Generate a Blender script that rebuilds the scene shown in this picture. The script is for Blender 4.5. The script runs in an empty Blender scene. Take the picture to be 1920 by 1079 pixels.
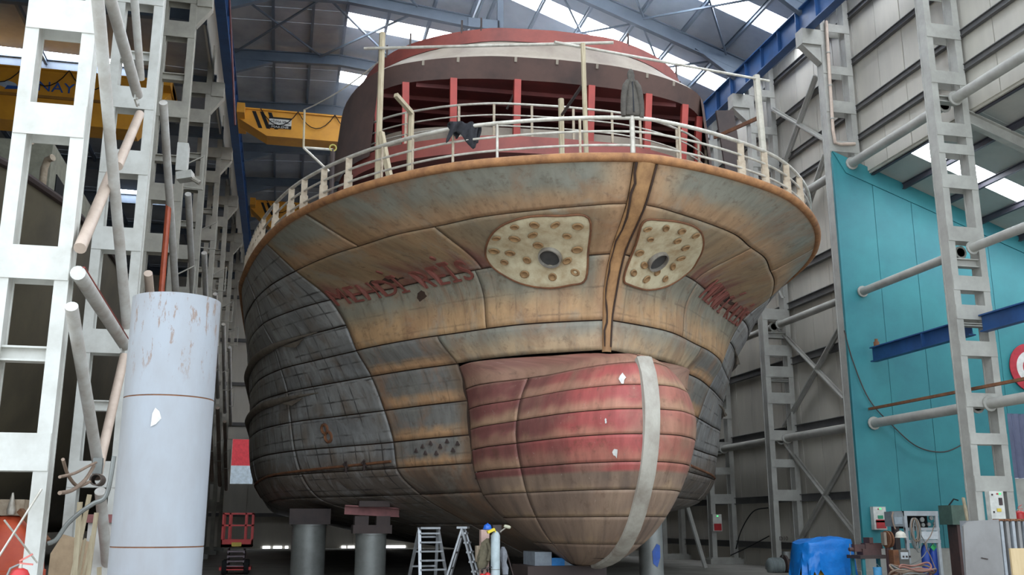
import bpy, math, random
import numpy as np
from mathutils import Vector, Matrix, noise
random.seed(7)
PI = math.pi
rad = math.radians
sc = bpy.context.scene
COL = sc.collection

# ------------------------------------------------------------------ camera
F = 1850.0; TH = rad(13.5); PS = rad(13.0); CAMZ = 1.7
fw = Vector((math.sin(PS)*math.cos(TH), math.cos(PS)*math.cos(TH), math.sin(TH)))
rt = Vector((math.cos(PS), -math.sin(PS), 0.0)); upv = rt.cross(fw)
cam_d = bpy.data.cameras.new('camera'); cam = bpy.data.objects.new('camera', cam_d); COL.objects.link(cam)
cam_d.sensor_width = 36.0; cam_d.lens = 36.0*F/1920.0; cam_d.clip_end = 600
cam.matrix_world = Matrix(((rt.x, upv.x, -fw.x, 0), (rt.y, upv.y, -fw.y, 0), (rt.z, upv.z, -fw.z, CAMZ), (0, 0, 0, 1)))
sc.camera = cam
# ------------------------------------------------------------------ daylight
world = bpy.data.worlds.new('daylight'); sc.world = world; world.use_nodes = True
bg = world.node_tree.nodes['Background']
bg.inputs['Color'].default_value = (0.80, 0.90, 1.0, 1); bg.inputs['Strength'].default_value = 3.0
sc.view_settings.view_transform = 'Standard'; sc.view_settings.look = 'None'
sc.view_settings.exposure = 0.0; sc.view_settings.gamma = 1.0; sc.view_settings.use_curve_mapping = False
SKYLIGHT = 21.0
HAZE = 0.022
FZ = -0.4            # floor level

def ray(x, y): return fw + rt*((x-960)/F) - upv*((y-539.5)/F)
def atY(x, y, Y): r = ray(x, y); return Vector((0, 0, CAMZ)) + r*(Y/r.y)
def atX(x, y, X): r = ray(x, y); return Vector((0, 0, CAMZ)) + r*(X/r.x)
def atZ(x, y, Z): r = ray(x, y); return Vector((0, 0, CAMZ)) + r*((Z-CAMZ)/r.z)
def proj(p):
    d = Vector(p) - Vector((0, 0, CAMZ)); z = d.dot(fw)
    return (960+F*d.dot(rt)/z, 539.5-F*d.dot(upv)/z)

# ------------------------------------------------------------------ materials
def lin(c):
    return tuple(((v/255)/12.92 if v/255 <= 0.04045 else ((v/255+0.055)/1.055)**2.4) for v in c)
MATS = {}
def mat(name, c, rough=0.6, metal=0.0, c2=None, scale=3.0, amt=0.5, bump=0.0, bscale=30.0, stretch=(1, 1, 1), emit=0.0):
    if name in MATS: return MATS[name]
    m = bpy.data.materials.new(name); m.use_nodes = True
    nt = m.node_tree; b = nt.nodes['Principled BSDF']
    b.inputs['Roughness'].default_value = rough; b.inputs['Metallic'].default_value = metal
    L = lin(c)
    if c2 is None: c2 = tuple(v*0.8 for v in c)
    L2 = lin(c2)
    tc = nt.nodes.new('ShaderNodeTexCoord'); mp = nt.nodes.new('ShaderNodeMapping')
    mp.inputs['Scale'].default_value = stretch
    nt.links.new(tc.outputs['Object'], mp.inputs['Vector'])
    n = nt.nodes.new('ShaderNodeTexNoise'); n.inputs['Scale'].default_value = scale; n.inputs['Detail'].default_value = 6
    n.inputs['Roughness'].default_value = 0.65
    nt.links.new(mp.outputs[0], n.inputs['Vector'])
    r = nt.nodes.new('ShaderNodeValToRGB')
    r.color_ramp.elements[0].position = 0.5-0.25*amt; r.color_ramp.elements[0].color = (*L, 1)
    r.color_ramp.elements[1].position = 0.75; r.color_ramp.elements[1].color = (*L2, 1)
    nt.links.new(n.outputs['Fac'], r.inputs['Fac']); nt.links.new(r.outputs['Color'], b.inputs['Base Color'])
    if emit > 0:
        b.inputs['Emission Color'].default_value = (*L, 1); b.inputs['Emission Strength'].default_value = emit
    if bump > 0:
        n2 = nt.nodes.new('ShaderNodeTexNoise'); n2.inputs['Scale'].default_value = bscale; n2.inputs['Detail'].default_value = 4
        nt.links.new(mp.outputs[0], n2.inputs['Vector'])
        bp = nt.nodes.new('ShaderNodeBump'); bp.inputs['Strength'].default_value = bump; bp.inputs['Distance'].default_value = 0.05
        nt.links.new(n2.outputs['Fac'], bp.inputs['Height']); nt.links.new(bp.outputs['Normal'], b.inputs['Normal'])
    MATS[name] = m
    return m

def hull_mat(name, rough=0.62, frame=0.0, line=0.0, strength=0.6, sat=0.88, blots=((0.7, .5, .66, .55, (150, 104, 66), 3.0), (0.9, .52, .68, .5, (146, 142, 128), 11.0), (3.5, .55, .7, .5, (92, 68, 50), 23.0))):
    """colour attribute 'col' broken up by blotches, vertical runs and scratches; uv holds metres along / up"""
    m = bpy.data.materials.new(name); m.use_nodes = True
    nt = m.node_tree; b = nt.nodes['Principled BSDF']; b.inputs['Roughness'].default_value = rough
    at = nt.nodes.new('ShaderNodeAttribute'); at.attribute_name = 'col'
    uv = nt.nodes.new('ShaderNodeUVMap'); uv.uv_map = 'UVMap'
    mp = nt.nodes.new('ShaderNodeMapping'); mp.inputs['Scale'].default_value = (3.2, 0.75, 1)
    nt.links.new(uv.outputs[0], mp.inputs['Vector'])
    n1 = nt.nodes.new('ShaderNodeTexNoise'); n1.inputs['Scale'].default_value = 1.0; n1.inputs['Detail'].default_value = 8; n1.inputs['Roughness'].default_value = 0.62
    nt.links.new(mp.outputs[0], n1.inputs['Vector'])
    r1 = nt.nodes.new('ShaderNodeValToRGB')
    r1.color_ramp.elements[0].position = 0.36; r1.color_ramp.elements[0].color = (0.60, 0.56, 0.52, 1)
    r1.color_ramp.elements[1].position = 0.60; r1.color_ramp.elements[1].color = (1.12, 1.10, 1.06, 1)
    nt.links.new(n1.outputs['Fac'], r1.inputs['Fac'])
    mx = nt.nodes.new('ShaderNodeMix'); mx.data_type = 'RGBA'; mx.blend_type = 'MULTIPLY'; mx.inputs[0].default_value = 0.5
    nt.links.new(at.outputs['Color'], mx.inputs[6]); nt.links.new(r1.outputs['Color'], mx.inputs[7])
    # rust spots
    n2 = nt.nodes.new('ShaderNodeTexNoise'); n2.inputs['Scale'].default_value = 2.3; n2.inputs['Detail'].default_value = 10; n2.inputs['Roughness'].default_value = 0.7
    nt.links.new(uv.outputs[0], n2.inputs['Vector'])
    r2 = nt.nodes.new('ShaderNodeValToRGB')
    r2.color_ramp.elements[0].position = 0.56; r2.color_ramp.elements[0].color = (0, 0, 0, 1)
    r2.color_ramp.elements[1].position = 0.72; r2.color_ramp.elements[1].color = (0.75, 0.75, 0.75, 1)
    nt.links.new(n2.outputs['Fac'], r2.inputs['Fac'])
    mx2 = nt.nodes.new('ShaderNodeMix'); mx2.data_type = 'RGBA'; mx2.blend_type = 'MIX'
    mx2.inputs[7].default_value = (*lin((96, 66, 44)), 1)
    nt.links.new(r2.outputs['Color'], mx2.inputs[0]); nt.links.new(mx.outputs[2], mx2.inputs[6])
    out = mx2.outputs[2]
    # broad weathering: rust bloom and pale scuffed primer
    for sc_, lo, hi, amt, colr, off in blots:
        mpb = nt.nodes.new('ShaderNodeMapping'); mpb.inputs['Location'].default_value = (off, off*1.7, 0); mpb.inputs['Scale'].default_value = (1.0, 0.7, 1)
        nt.links.new(uv.outputs[0], mpb.inputs['Vector'])
        nb_ = nt.nodes.new('ShaderNodeTexNoise'); nb_.inputs['Scale'].default_value = sc_; nb_.inputs['Detail'].default_value = 9; nb_.inputs['Roughness'].default_value = 0.68; nb_.inputs['Distortion'].default_value = 0.6
        nt.links.new(mpb.outputs[0], nb_.inputs['Vector'])
        mrb = nt.nodes.new('ShaderNodeMapRange'); mrb.inputs[1].default_value = lo; mrb.inputs[2].default_value = hi; mrb.inputs[3].default_value = 0; mrb.inputs[4].default_value = amt
        nt.links.new(nb_.outputs['Fac'], mrb.inputs[0])
        mb_ = nt.nodes.new('ShaderNodeMix'); mb_.data_type = 'RGBA'; mb_.inputs[7].default_value = (*lin(colr), 1)
        nt.links.new(mrb.outputs[0], mb_.inputs[0]); nt.links.new(out, mb_.inputs[6]); out = mb_.outputs[2]
    if frame > 0:       # burn marks along the frames welded on the inside
        sp = nt.nodes.new('ShaderNodeSeparateXYZ'); nt.links.new(uv.outputs[0], sp.inputs[0])
        fac = None
        for ax, step, wdt in (('X', frame, 0.045), ('Y', line, 0.04)):
            if step <= 0: continue
            md = nt.nodes.new('ShaderNodeMath'); md.operation = 'PINGPONG'; md.inputs[1].default_value = step/2
            nz = nt.nodes.new('ShaderNodeMath'); nz.operation = 'MULTIPLY_ADD'; nz.inputs[1].default_value = 0.10; nt.links.new(n2.outputs['Fac'], nz.inputs[0]); nt.links.new(sp.outputs[ax], nz.inputs[2])
            nt.links.new(nz.outputs[0], md.inputs[0])
            ms = nt.nodes.new('ShaderNodeMapRange'); ms.inputs[1].default_value = wdt; ms.inputs[2].default_value = 0.015
            ms.inputs[3].default_value = 0.0; ms.inputs[4].default_value = strength
            nt.links.new(md.outputs[0], ms.inputs[0])
            if fac is None: fac = ms.outputs[0]
            else:
                mm = nt.nodes.new('ShaderNodeMath'); mm.operation = 'MAXIMUM'; nt.links.new(fac, mm.inputs[0]); nt.links.new(ms.outputs[0], mm.inputs[1]); fac = mm.outputs[0]
        brk = nt.nodes.new('ShaderNodeMath'); brk.operation = 'MULTIPLY'; nt.links.new(fac, brk.inputs[0])
        n3 = nt.nodes.new('ShaderNodeTexNoise'); n3.inputs['Scale'].default_value = 1.1; nt.links.new(uv.outputs[0], n3.inputs['Vector'])
        r3 = nt.nodes.new('ShaderNodeMapRange'); r3.inputs[1].default_value = 0.38; r3.inputs[2].default_value = 0.6; nt.links.new(n3.outputs['Fac'], r3.inputs[0])
        nt.links.new(r3.outputs[0], brk.inputs[1])
        mx3 = nt.nodes.new('ShaderNodeMix'); mx3.data_type = 'RGBA'; mx3.inputs[7].default_value = (*lin((44, 38, 36)), 1)
        nt.links.new(brk.outputs[0], mx3.inputs[0]); nt.links.new(out, mx3.inputs[6]); out = mx3.outputs[2]
    hs = nt.nodes.new('ShaderNodeHueSaturation'); hs.inputs['Saturation'].default_value = sat; nt.links.new(out, hs.inputs['Color']); out = hs.outputs[0]
    nt.links.new(out, b.inputs['Base Color'])
    n4 = nt.nodes.new('ShaderNodeTexNoise'); n4.inputs['Scale'].default_value = 1.4; n4.inputs['Detail'].default_value = 5
    nt.links.new(uv.outputs[0], n4.inputs['Vector'])
    bp = nt.nodes.new('ShaderNodeBump'); bp.inputs['Strength'].default_value = 0.35; bp.inputs['Distance'].default_value = 0.06
    nt.links.new(n4.outputs['Fac'], bp.inputs['Height']); nt.links.new(bp.outputs['Normal'], b.inputs['Normal'])
    return m

def emis(name, c, s):
    if name in MATS: return MATS[name]
    m = bpy.data.materials.new(name); m.use_nodes = True; nt = m.node_tree
    nt.nodes.remove(nt.nodes['Principled BSDF'])
    e = nt.nodes.new('ShaderNodeEmission'); e.inputs['Color'].default_value = (*lin(c), 1); e.inputs['Strength'].default_value = s
    nt.links.new(e.outputs[0], nt.nodes['Material Output'].inputs[0]); MATS[name] = m
    return m

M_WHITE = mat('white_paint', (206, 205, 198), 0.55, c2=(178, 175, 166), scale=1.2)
M_WHITE_DIM = mat('white_paint_dimmed', (170, 165, 152), 0.6, c2=(140, 136, 126), scale=1.2)  # white column paint, darkened to paint in the light falloff deeper in the hall
M_GREYP = mat('grey_paint', (168, 166, 158), 0.6, c2=(140, 137, 130), scale=1.0)
M_TUBEP = mat('tube_paint', (200, 198, 192), 0.55, c2=(168, 158, 148), scale=2.0)
M_TUBER = mat('tube_primer', (196, 176, 160), 0.6, c2=(170, 150, 135), scale=2.0)
M_BLUE = mat('blue_paint', (38, 78, 128), 0.5, c2=(28, 58, 100), scale=1.0)
M_STEELB = mat('bluegrey_steel', (92, 104, 118), 0.55, c2=(70, 82, 98), scale=0.6)
M_YELLOW = mat('crane_yellow', (214, 150, 40), 0.5, c2=(190, 128, 36), scale=1.0)
M_CLAD = mat('cladding', (196, 190, 177), 0.6, c2=(170, 165, 155), scale=0.5, stretch=(1, 1, 0.25))
M_ROOF = mat('roof_sheet', (168, 176, 186), 0.6, c2=(136, 146, 160), scale=0.4)
M_ROOFD = mat('roof_sheet_dull', (158, 162, 168), 0.6, c2=(124, 130, 140), scale=0.5)
M_AROOF = mat('aisle_roof_sheet', (172, 170, 162), 0.6, c2=(150, 148, 142), scale=0.4)
M_TEAL = mat('teal_paint', (50, 130, 134), 0.6, c2=(40, 106, 116), scale=0.45, amt=0.8)
M_GIRT = mat('girt_steel', (96, 94, 92), 0.6, c2=(76, 76, 78), scale=1.0)
M_PURLIN = mat('purlin_steel', (70, 66, 74), 0.6, c2=(54, 52, 60), scale=1.0)
M_FLOOR = mat('concrete_floor', (150, 146, 138), 0.8, c2=(116, 112, 104), scale=0.6, bump=0.2, bscale=8)
M_YARD = mat('yard_concrete', (192, 190, 184), 0.85, c2=(168, 164, 156), scale=0.4)
M_RUST = mat('rust', (128, 84, 54), 0.8, c2=(86, 54, 38), scale=3.0, bump=0.3)
M_SEAM = mat('weld_seam', (66, 46, 34), 0.8, c2=(44, 32, 26), scale=3.0)
M_RIM = mat('gunwale_rust', (168, 118, 74), 0.75, c2=(112, 74, 48), scale=2.5, bump=0.2)
M_STRIP = mat('stem_strip', (176, 170, 158), 0.55, c2=(128, 116, 104), scale=1.6, stretch=(1, 1, 0.5))
M_RED = mat('red_primer', (146, 74, 64), 0.6, c2=(114, 60, 54), scale=1.0)
M_REDM = mat('red_mullion', (178, 70, 60), 0.55, c2=(150, 62, 54), scale=1.5)
M_DRED = mat('dark_red_primer', (112, 52, 48), 0.7, c2=(76, 40, 40), scale=0.7)
M_DBROWN = mat('dark_steel', (72, 58, 54), 0.7, c2=(46, 40, 40), scale=0.7)
M_VISOR = mat('visor_brown', (98, 74, 66), 0.7, c2=(70, 56, 52), scale=0.7)
M_FASCIA = mat('fascia_grey', (148, 136, 120), 0.6, c2=(118, 104, 92), scale=0.8)
M_GALV = mat('galvanised_pipe', (202, 196, 184), 0.4, metal=0.3, c2=(150, 140, 126), scale=3.0)
M_STAN = mat('stanchion_bar', (176, 160, 138), 0.6, c2=(132, 112, 90), scale=4.0)
M_LETTER = mat('letter_red', (128, 70, 60), 0.7, c2=(106, 62, 52), scale=4.0)
M_APLATE = mat('anchor_plate', (204, 192, 160), 0.6, c2=(160, 132, 96), scale=2.2, amt=0.4)
M_PLUG = mat('plug_weld', (156, 122, 82), 0.8, c2=(112, 84, 56), scale=5.0)
M_DARK = mat('dark_void', (22, 22, 24), 0.9)
M_WOOD = mat('scaffold_timber', (184, 170, 142), 0.7, c2=(150, 132, 104), scale=4.0, stretch=(4, 4, 0.5))
M_PILE = mat('pile_steel', (196, 198, 200), 0.5, c2=(172, 166, 158), scale=0.9, stretch=(1, 1, 0.35))
M_GALV2 = mat('pillar_steel', (138, 140, 136), 0.45, metal=0.3, c2=(112, 112, 108), scale=1.5)

# ------------------------------------------------------------------ builders
def tag(o, label=None, cat=None, group=None, kind=None):
    if label: o['label'] = label
    if cat: o['category'] = cat
    if group: o['group'] = group
    if kind: o['kind'] = kind
    return o
def empty(name, loc, label=None, cat=None, group=None):
    o = bpy.data.objects.new(name, None); COL.objects.link(o); o.location = loc; o.empty_display_size = 0.2
    return tag(o, label, cat, group)
def link(name, me, parent=None, loc=None):
    o = bpy.data.objects.new(name, me); COL.objects.link(o)
    if parent is not None:
        o.parent = parent
        # meshes are written in world space: undo the parent's offset
        p = parent; off = Vector((0, 0, 0))
        while p is not None: off += Vector(p.location); p = p.parent
        o.location = (Vector(loc) if loc is not None else Vector((0, 0, 0))) - off
    elif loc is not None: o.location = loc
    return o

class MB:
    def __init__(s): s.v = []; s.f = []
    def add(s, vs, fs):
        k = len(s.v); s.v += [tuple(v) for v in vs]; s.f += [tuple(i+k for i in f) for f in fs]; return s
    def box(s, a, b):
        x0, y0, z0 = a; x1, y1, z1 = b
        return s.add([(x0,y0,z0),(x1,y0,z0),(x1,y1,z0),(x0,y1,z0),(x0,y0,z1),(x1,y0,z1),(x1,y1,z1),(x0,y1,z1)],
              [(0,3,2,1),(4,5,6,7),(0,1,5,4),(1,2,6,5),(2,3,7,6),(3,0,4,7)])
    def bar(s, p, q, w, h, up=(0, 0, 1)):
        """rectangular bar from p to q, w across, h along the up side"""
        p = Vector(p); q = Vector(q); d = (q-p).normalized(); u = Vector(up)
        sx = d.cross(u)
        if sx.length < 1e-4: sx = d.cross(Vector((0, 1, 0)))
        sx.normalize(); u = sx.cross(d).normalized()
        vs = []
        for c in (p, q):
            for a, b in ((-1,-1),(1,-1),(1,1),(-1,1)): vs.append(c+sx*(a*w/2)+u*(b*h/2))
        return s.add(vs, [(3,2,1,0),(4,5,6,7),(0,1,5,4),(1,2,6,5),(2,3,7,6),(3,0,4,7)])
    def ibeam(s, p, q, w, h, t=0.04, up=(0, 0, 1)):
        p = Vector(p); q = Vector(q); d = (q-p).normalized(); u = Vector(up); sx = d.cross(u).normalized(); u = sx.cross(d).normalized()
        s.bar(p+u*(h/2-t/2), q+u*(h/2-t/2), w, t, up); s.bar(p-u*(h/2-t/2), q-u*(h/2-t/2), w, t, up)
        return s.bar(p, q, t, h-2*t, up)
    def tube(s, pts, r, n=10, cap=True, closed=False):
        pts = [Vector(p) for p in pts]; m = len(pts)
        rr = r if isinstance(r, (list, tuple)) else [r]*m
        k = len(s.v); up = None
        for i, p in enumerate(pts):
            if closed: d = pts[(i+1) % m]-pts[i-1]
            else: d = pts[min(i+1, m-1)]-pts[max(i-1, 0)]
            d.normalize()
            if up is None:
                up = Vector((0, 0, 1)) if abs(d.z) < 0.9 else Vector((1, 0, 0))
            a = d.cross(up)
            if a.length < 1e-5: a = d.orthogonal()
            a.normalize(); b = a.cross(d).normalized(); up = b
            for j in range(n):
                t = 2*PI*j/n; s.v.append(tuple(p+a*(math.cos(t)*rr[i])+b*(math.sin(t)*rr[i])))
        for i in range(m if closed else m-1):
            for j in range(n):
                i2 = (i+1) % m
                s.f.append((k+i*n+j, k+i*n+(j+1) % n, k+i2*n+(j+1) % n, k+i2*n+j))
        if cap and not closed:
            s.f.append(tuple(k+j for j in reversed(range(n)))); s.f.append(tuple(k+(m-1)*n+j for j in range(n)))
        return s
    def lathe(s, prof, c, n=20, axis='z', cap=True):
        k = len(s.v)
        for r, h in prof:
            for j in range(n):
                t = 2*PI*j/n; a, b = r*math.cos(t), r*math.sin(t)
                if axis == 'z': s.v.append((c[0]+a, c[1]+b, c[2]+h))
                elif axis == 'y': s.v.append((c[0]+a, c[1]+h, c[2]-b))
                else: s.v.append((c[0]+h, c[1]+a, c[2]+b))
        m = len(prof)
        for i in range(m-1):
            for j in range(n): s.f.append((k+i*n+j, k+i*n+(j+1) % n, k+(i+1)*n+(j+1) % n, k+(i+1)*n+j))
        if cap:
            if prof[0][0] > 1e-4: s.f.append(tuple(k+j for j in reversed(range(n))))
            if prof[-1][0] > 1e-4: s.f.append(tuple(k+(m-1)*n+j for j in range(n)))
        return s
    def prism(s, poly, ext):
        """flat polygon (3d points) pushed along ext"""
        n = len(poly); e = Vector(ext); P = [Vector(p) for p in poly]
        return s.add(P+[p+e for p in P], [tuple(range(n))[::-1], tuple(range(n, 2*n))]+[(i, (i+1) % n, n+(i+1) % n, n+i) for i in range(n)])
    def mesh(s, name, m, smooth=False):
        me = bpy.data.meshes.new(name); me.from_pydata(s.v, [], s.f)
        if m is not None: me.materials.append(m)
        if smooth:
            me.polygons.foreach_set('use_smooth', [True]*len(me.polygons))
            try: me.set_sharp_from_angle(angle=rad(40))
            except Exception: pass
        me.update(); return me
    def build(s, name, m, parent=None, smooth=False):
        return link(name, s.mesh(name, m, smooth), parent)

def struct(name, mb, m): return tag(mb.build(name, m), kind='structure')
ORD = ['first', 'second', 'third', 'fourth', 'fifth', 'sixth', 'seventh', 'eighth', 'ninth', 'tenth']

# ================================================================== SETTING
XL, XR = -4.35, 23.0
YB = 92.0
struct('floor', MB().box((-40, 14, FZ-0.3), (44, YB+20, FZ)), M_FLOOR)
struct('ground', MB().box((-120, -120, FZ-0.35), (140, 13.99, FZ-0.02)), M_YARD)

# main roof profile over x
ROOFP = [(-4.4, 27.3), (2.0, 27.6), (8.2, 27.0), (9.6, 30.3), (10.4, 30.6), (24.7, 25.55)]
def roofz(x):
    for (a, za), (b, zb) in zip(ROOFP, ROOFP[1:]):
        if x <= b: return za+(zb-za)*(x-a)/(b-a)
    return ROOFP[-1][1]
YR0 = 19.5
rafY = [23.5, 30.5, 37.5, 44.5, 51.5, 58.5, 65.5, 72.5, 79.5, 86.5]
strips = [y+3.5 for y in rafY]
ceiling = empty('ceiling', (10, 50, 27)); tag(ceiling, kind='structure')
# sheets between the purlin lines, cut at the skylight strips
PX = [-4.4, -1.6, 0.4, 2.1, 4.2, 6.3, 8.2, 9.6, 10.4, 12.7, 15.0, 17.3, 19.6, 21.9, 24.7]
segs = []; y = YR0
for s_ in strips:
    if s_+1.1 > YB: break
    segs.append((y, s_-.75, 0)); segs.append((s_-.75, s_+.75, 1)); y = s_+.75
segs.append((y, YB, 0))
M_PANE = emis('skylight_pane', (236, 244, 255), SKYLIGHT)
for (y0, y1, k) in segs:
    for a, b in zip(PX, PX[1:]):
        lit = k and (b > 2.2) and (b > 9 or y0 < 58) and not (8.1 < a < 10.3) and b < 24.8
        g = 0.02
        za, zb = roofz(a+1e-4), roofz(b-1e-4)
        mb = MB().prism([(a+g, y0+g, za), (b-g, y0+g, zb), (b-g, y1-g, zb), (a+g, y1-g, za)], (0, 0, 0.06))
        o = mb.build('skylight_pane' if lit else 'roof_sheet', M_PANE if lit else (M_ROOFD if b < 8.3 else M_ROOF), ceiling)
for x in PX[1:-1]:
    mb = MB(); z = roofz(x)
    mb.ibeam((x, YR0, z-0.16), (x, YB, z-0.16), 0.14, 0.26, 0.03)
    mb.build('purlin', M_STEELB, ceiling)
# rafters
rgroup = 'haunched roof rafters over the main bay'
for i, y in enumerate(rafY):
    r = empty('roof_rafter', (XL, y, 24), f'blue-grey haunched steel rafter over the ship, {ORD[i]} from the open hall mouth', 'rafter', rgroup)
    mb = MB()
    pts = [(-4.2, 27.0), (2.0, 27.3), (8.1, 26.7)]
    for (a, za), (b, zb) in zip(pts, pts[1:]): mb.ibeam((a, y, za-0.40), (b, y, zb-0.40), 0.28, 0.62, 0.05)
    pts = [(9.7, 30.1), (10.4, 30.35), (23.6, 25.7)]
    for (a, za), (b, zb) in zip(pts, pts[1:]): mb.ibeam((a, y, za-0.45), (b, y, zb-0.45), 0.28, 0.75, 0.05)
    mb.box((9.5, y-0.12, 26.0), (9.8, y+0.12, 30.0)); mb.box((8.0, y-0.12, 26.0), (9.6, y+0.12, 26.5))
    mb.build('rafter_beam', M_STEELB, r)
    MB().prism([(-4.0, y-0.13, 26.4), (-4.0, y-0.13, 25.4), (-1.6, y-0.13, 26.35)], (0, 0.26, 0)).build('haunch', M_STEELB, r)
    MB().prism([(23.3, y-0.13, 25.3), (23.3, y-0.13, 24.1), (20.2, y-0.13, 26.2)], (0, 0.26, 0)).build('haunch', M_STEELB, r)
# roof wind bracing
bgroup = 'thin roof bracing bars crossing under the sheets'
for y in (30.5, 37.5, 44.5):
    for (x0, x1) in ((-3.6, 0.9), (0.9, 5.4), (12.7, 17.3), (17.3, 21.9)):
        mb = MB(); z0, z1 = roofz(x0)-0.55, roofz(x1)-0.55
        mb.bar((x0, y+0.2, z0), (x1, y+6.8, z1), 0.09, 0.09); o = mb.build('roof_brace', M_STEELB)
        tag(o, 'thin steel roof brace crossed between two rafters under the roof sheets', 'brace', bgroup)
        mb = MB(); mb.bar((x1, y+0.2, z1-0.1), (x0, y+6.8, z0-0.1), 0.09, 0.09); o = mb.build('roof_brace', M_STEELB)
        tag(o, 'thin steel roof brace crossed between two rafters under the roof sheets', 'brace', bgroup)

# ---- right wall: cladding panels, above the aisle from y 19.5 to 37, to the floor beyond
wr = struct('wall_right', MB().box((24.75, 19.5, 16.85), (24.85, 37.0, 25.6)).box((24.75, 37.0, FZ), (24.85, YB, 25.6)), M_CLAD)
y = 19.5
while y < YB-0.1:
    w = 1.75; z0 = 16.95 if y < 36.9 else FZ
    MB().box((24.68+random.uniform(0, .02), y+0.02, z0), (24.75, min(y+w, YB)-0.02, 25.6)).build('cladding_panel', M_CLAD, wr)
    y += w
# girts
for z in (24.6, 22.3, 20.0, 18.6):
    MB().ibeam((24.55, 19.5, z), (24.55, YB, z), 0.18, 0.26, 0.03).build('girt', M_GIRT, wr)
for px, py in ((1563, 470), (1563, 538), (1573, 649), (1584, 787), (1598, 929), (1605, 1030)):
    z = atX(px, py, 24.4).z
    MB().ibeam((24.5, 37.2, z), (24.5, YB, z), 0.22, 0.34, 0.03).build('girt', M_GIRT, wr)

struct('wall_valley', MB().box((-4.52, 21.5, 23.9), (-4.42, YB, 27.4)), M_CLAD)
struct('wall_light_block', MB().box((-40, 21.3, FZ), (-7.4, 21.5, 27.4)), M_CLAD)  # unseen wall, added to keep daylight off the left bay and deep columns
# ---- back wall, left wall of the neighbouring bay
oa, ob_ = atY(434, 860, YB).x, atY(476, 860, YB).x; oz0, oz1 = atY(452, 908, YB).z, atY(452, 824, YB).z
wb = struct('wall_back', MB().box((-40, YB, FZ), (oa, YB+0.2, 30.6)).box((ob_, YB, FZ), (24.8, YB+0.2, 30.6)).box((oa, YB, FZ), (ob_, YB+.2, oz0)).box((oa, YB, oz1), (ob_, YB+.2, 30.6)), M_CLAD)
x = -40.0
while x < 24:
    if x+2.3 < oa or x > ob_:
        MB().box((x+0.03, YB-0.06, FZ+0.25), (x+2.3, YB, 26.5)).build('cladding_panel', M_CLAD, wb)
    else:
        MB().box((x+0.03, YB-0.06, FZ+0.25), (x+2.3, YB, oz0)).build('cladding_panel', M_CLAD, wb)
        MB().box((x+0.03, YB-0.06, oz1), (x+2.3, YB, 26.5)).build('cladding_panel', M_CLAD, wb)
    x += 2.33
for z in (2.5, 10.4, 14, 18, 22): MB().box((-40, YB-0.25, z-0.15), (24.6, YB-0.06, z+0.15)).build('girt', M_GIRT, wb)
M_DAY = emis('daylit_gap', (240, 246, 255), 3.0)
for i, (a, b) in enumerate(((492, 506), (512, 528), (534, 540), (640, 648), (652, 664), (722, 760))):
    p, q = atY(a, 1036, YB-0.1), atY(b, 1036, YB-0.1)
    o = MB().box((p.x, YB-0.12, FZ+0.02), (q.x, YB-0.06, FZ+0.22)).build('window_%d' % (i+1), M_DAY); tag(o, kind='structure')
wl = struct('wall_left', MB().box((-40.2, 14, FZ), (-40, YB, 24)), M_CLAD)

# ---- neighbouring bay roof (left)
cl = empty('ceiling', (-20, 50, 25)); tag(cl, kind='structure')
def lroof(x): return 24.6+0.10*(x+22) if x < -22 else 24.6-0.02*(x+22)
xs = [-40, -34, -28, -22, -17, -12.5, -8.4, -4.5]
y = 21.5
while y < YB:
    for a, b in zip(xs, xs[1:]):
        for (ya, yb_, lit) in ((y, y+6.2, 0), (y+6.2, y+7, 1)):
            lit = lit and ((int(y) == 42 and b < -8) or (int(y) == 63 and -9 < b < -8))
            MB().prism([(a+.02, ya+.02, lroof(a)), (b-.02, ya+.02, lroof(b)), (b-.02, yb_-.02, lroof(b)), (a+.02, yb_-.02, lroof(a))], (0, 0, 0.06)).build('skylight_pane' if lit else 'roof_sheet', M_PANE if lit else M_ROOFD, cl)
    mb = MB(); mb.ibeam((-40, y, 24.0), (-4.3, y, 24.0), 0.3, 0.7, 0.05); mb.build('roof_beam', M_STEELB, cl)
    y += 7.0
for x in xs[1:-1]: MB().ibeam((x, 21.5, lroof(x)-0.2), (x, YB, lroof(x)-0.2), 0.14, 0.26, 0.03).build('purlin', M_STEELB, cl)

# ---- side aisle on the right with the teal end wall
TY = 36.8
wt = empty('wall_teal', (28, TY, 8)); tag(wt, kind='structure')
def aroof(x): return 17.75-0.36*(x-23.0)
x = 23.02; k = 0
while x < 38:
    w = 1.86; b = x+w
    zb0 = 0.75 if x < 30.4 else 6.35
    if x < 26.3: zb0 = 0.75
    MB().prism([(x+.012, TY+random.uniform(-.012, .012), zb0), (b-.012, TY, zb0), (b-.012, TY, aroof(b)), (x+.012, TY, aroof(x))], (0, 0.1, 0)).build('wall_panel', M_TEAL, wt)
    x = b; k += 1
MB().prism([(23.02, TY-0.05, aroof(23.0)), (38, TY-0.05, aroof(38)), (38, TY-0.05, aroof(38)-0.75), (23.6, TY-0.05, aroof(23.6)-0.75)], (0, 0.05, 0)).build('top_trim', M_TEAL, wt)
MB().box((23.0, TY-0.04, 0.75), (23.12, TY+0.1, 17.5)).build('edge_trim', M_TEAL, wt)
M_CORR = mat('corrugated_sheet', (96, 100, 124), 0.55, c2=(78, 82, 106), scale=1.0)
mb = MB(); x = 30.4; pts = []
while x < 38: pts += [(x, TY+0.02), (x+0.09, TY-0.05), (x+0.18, TY-0.05), (x+0.27, TY+0.02)]; x += 0.36
k = len(mb.v)
for (a, b) in pts: mb.v += [(a, b, 3.6), (a, b, 6.35)]
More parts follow.
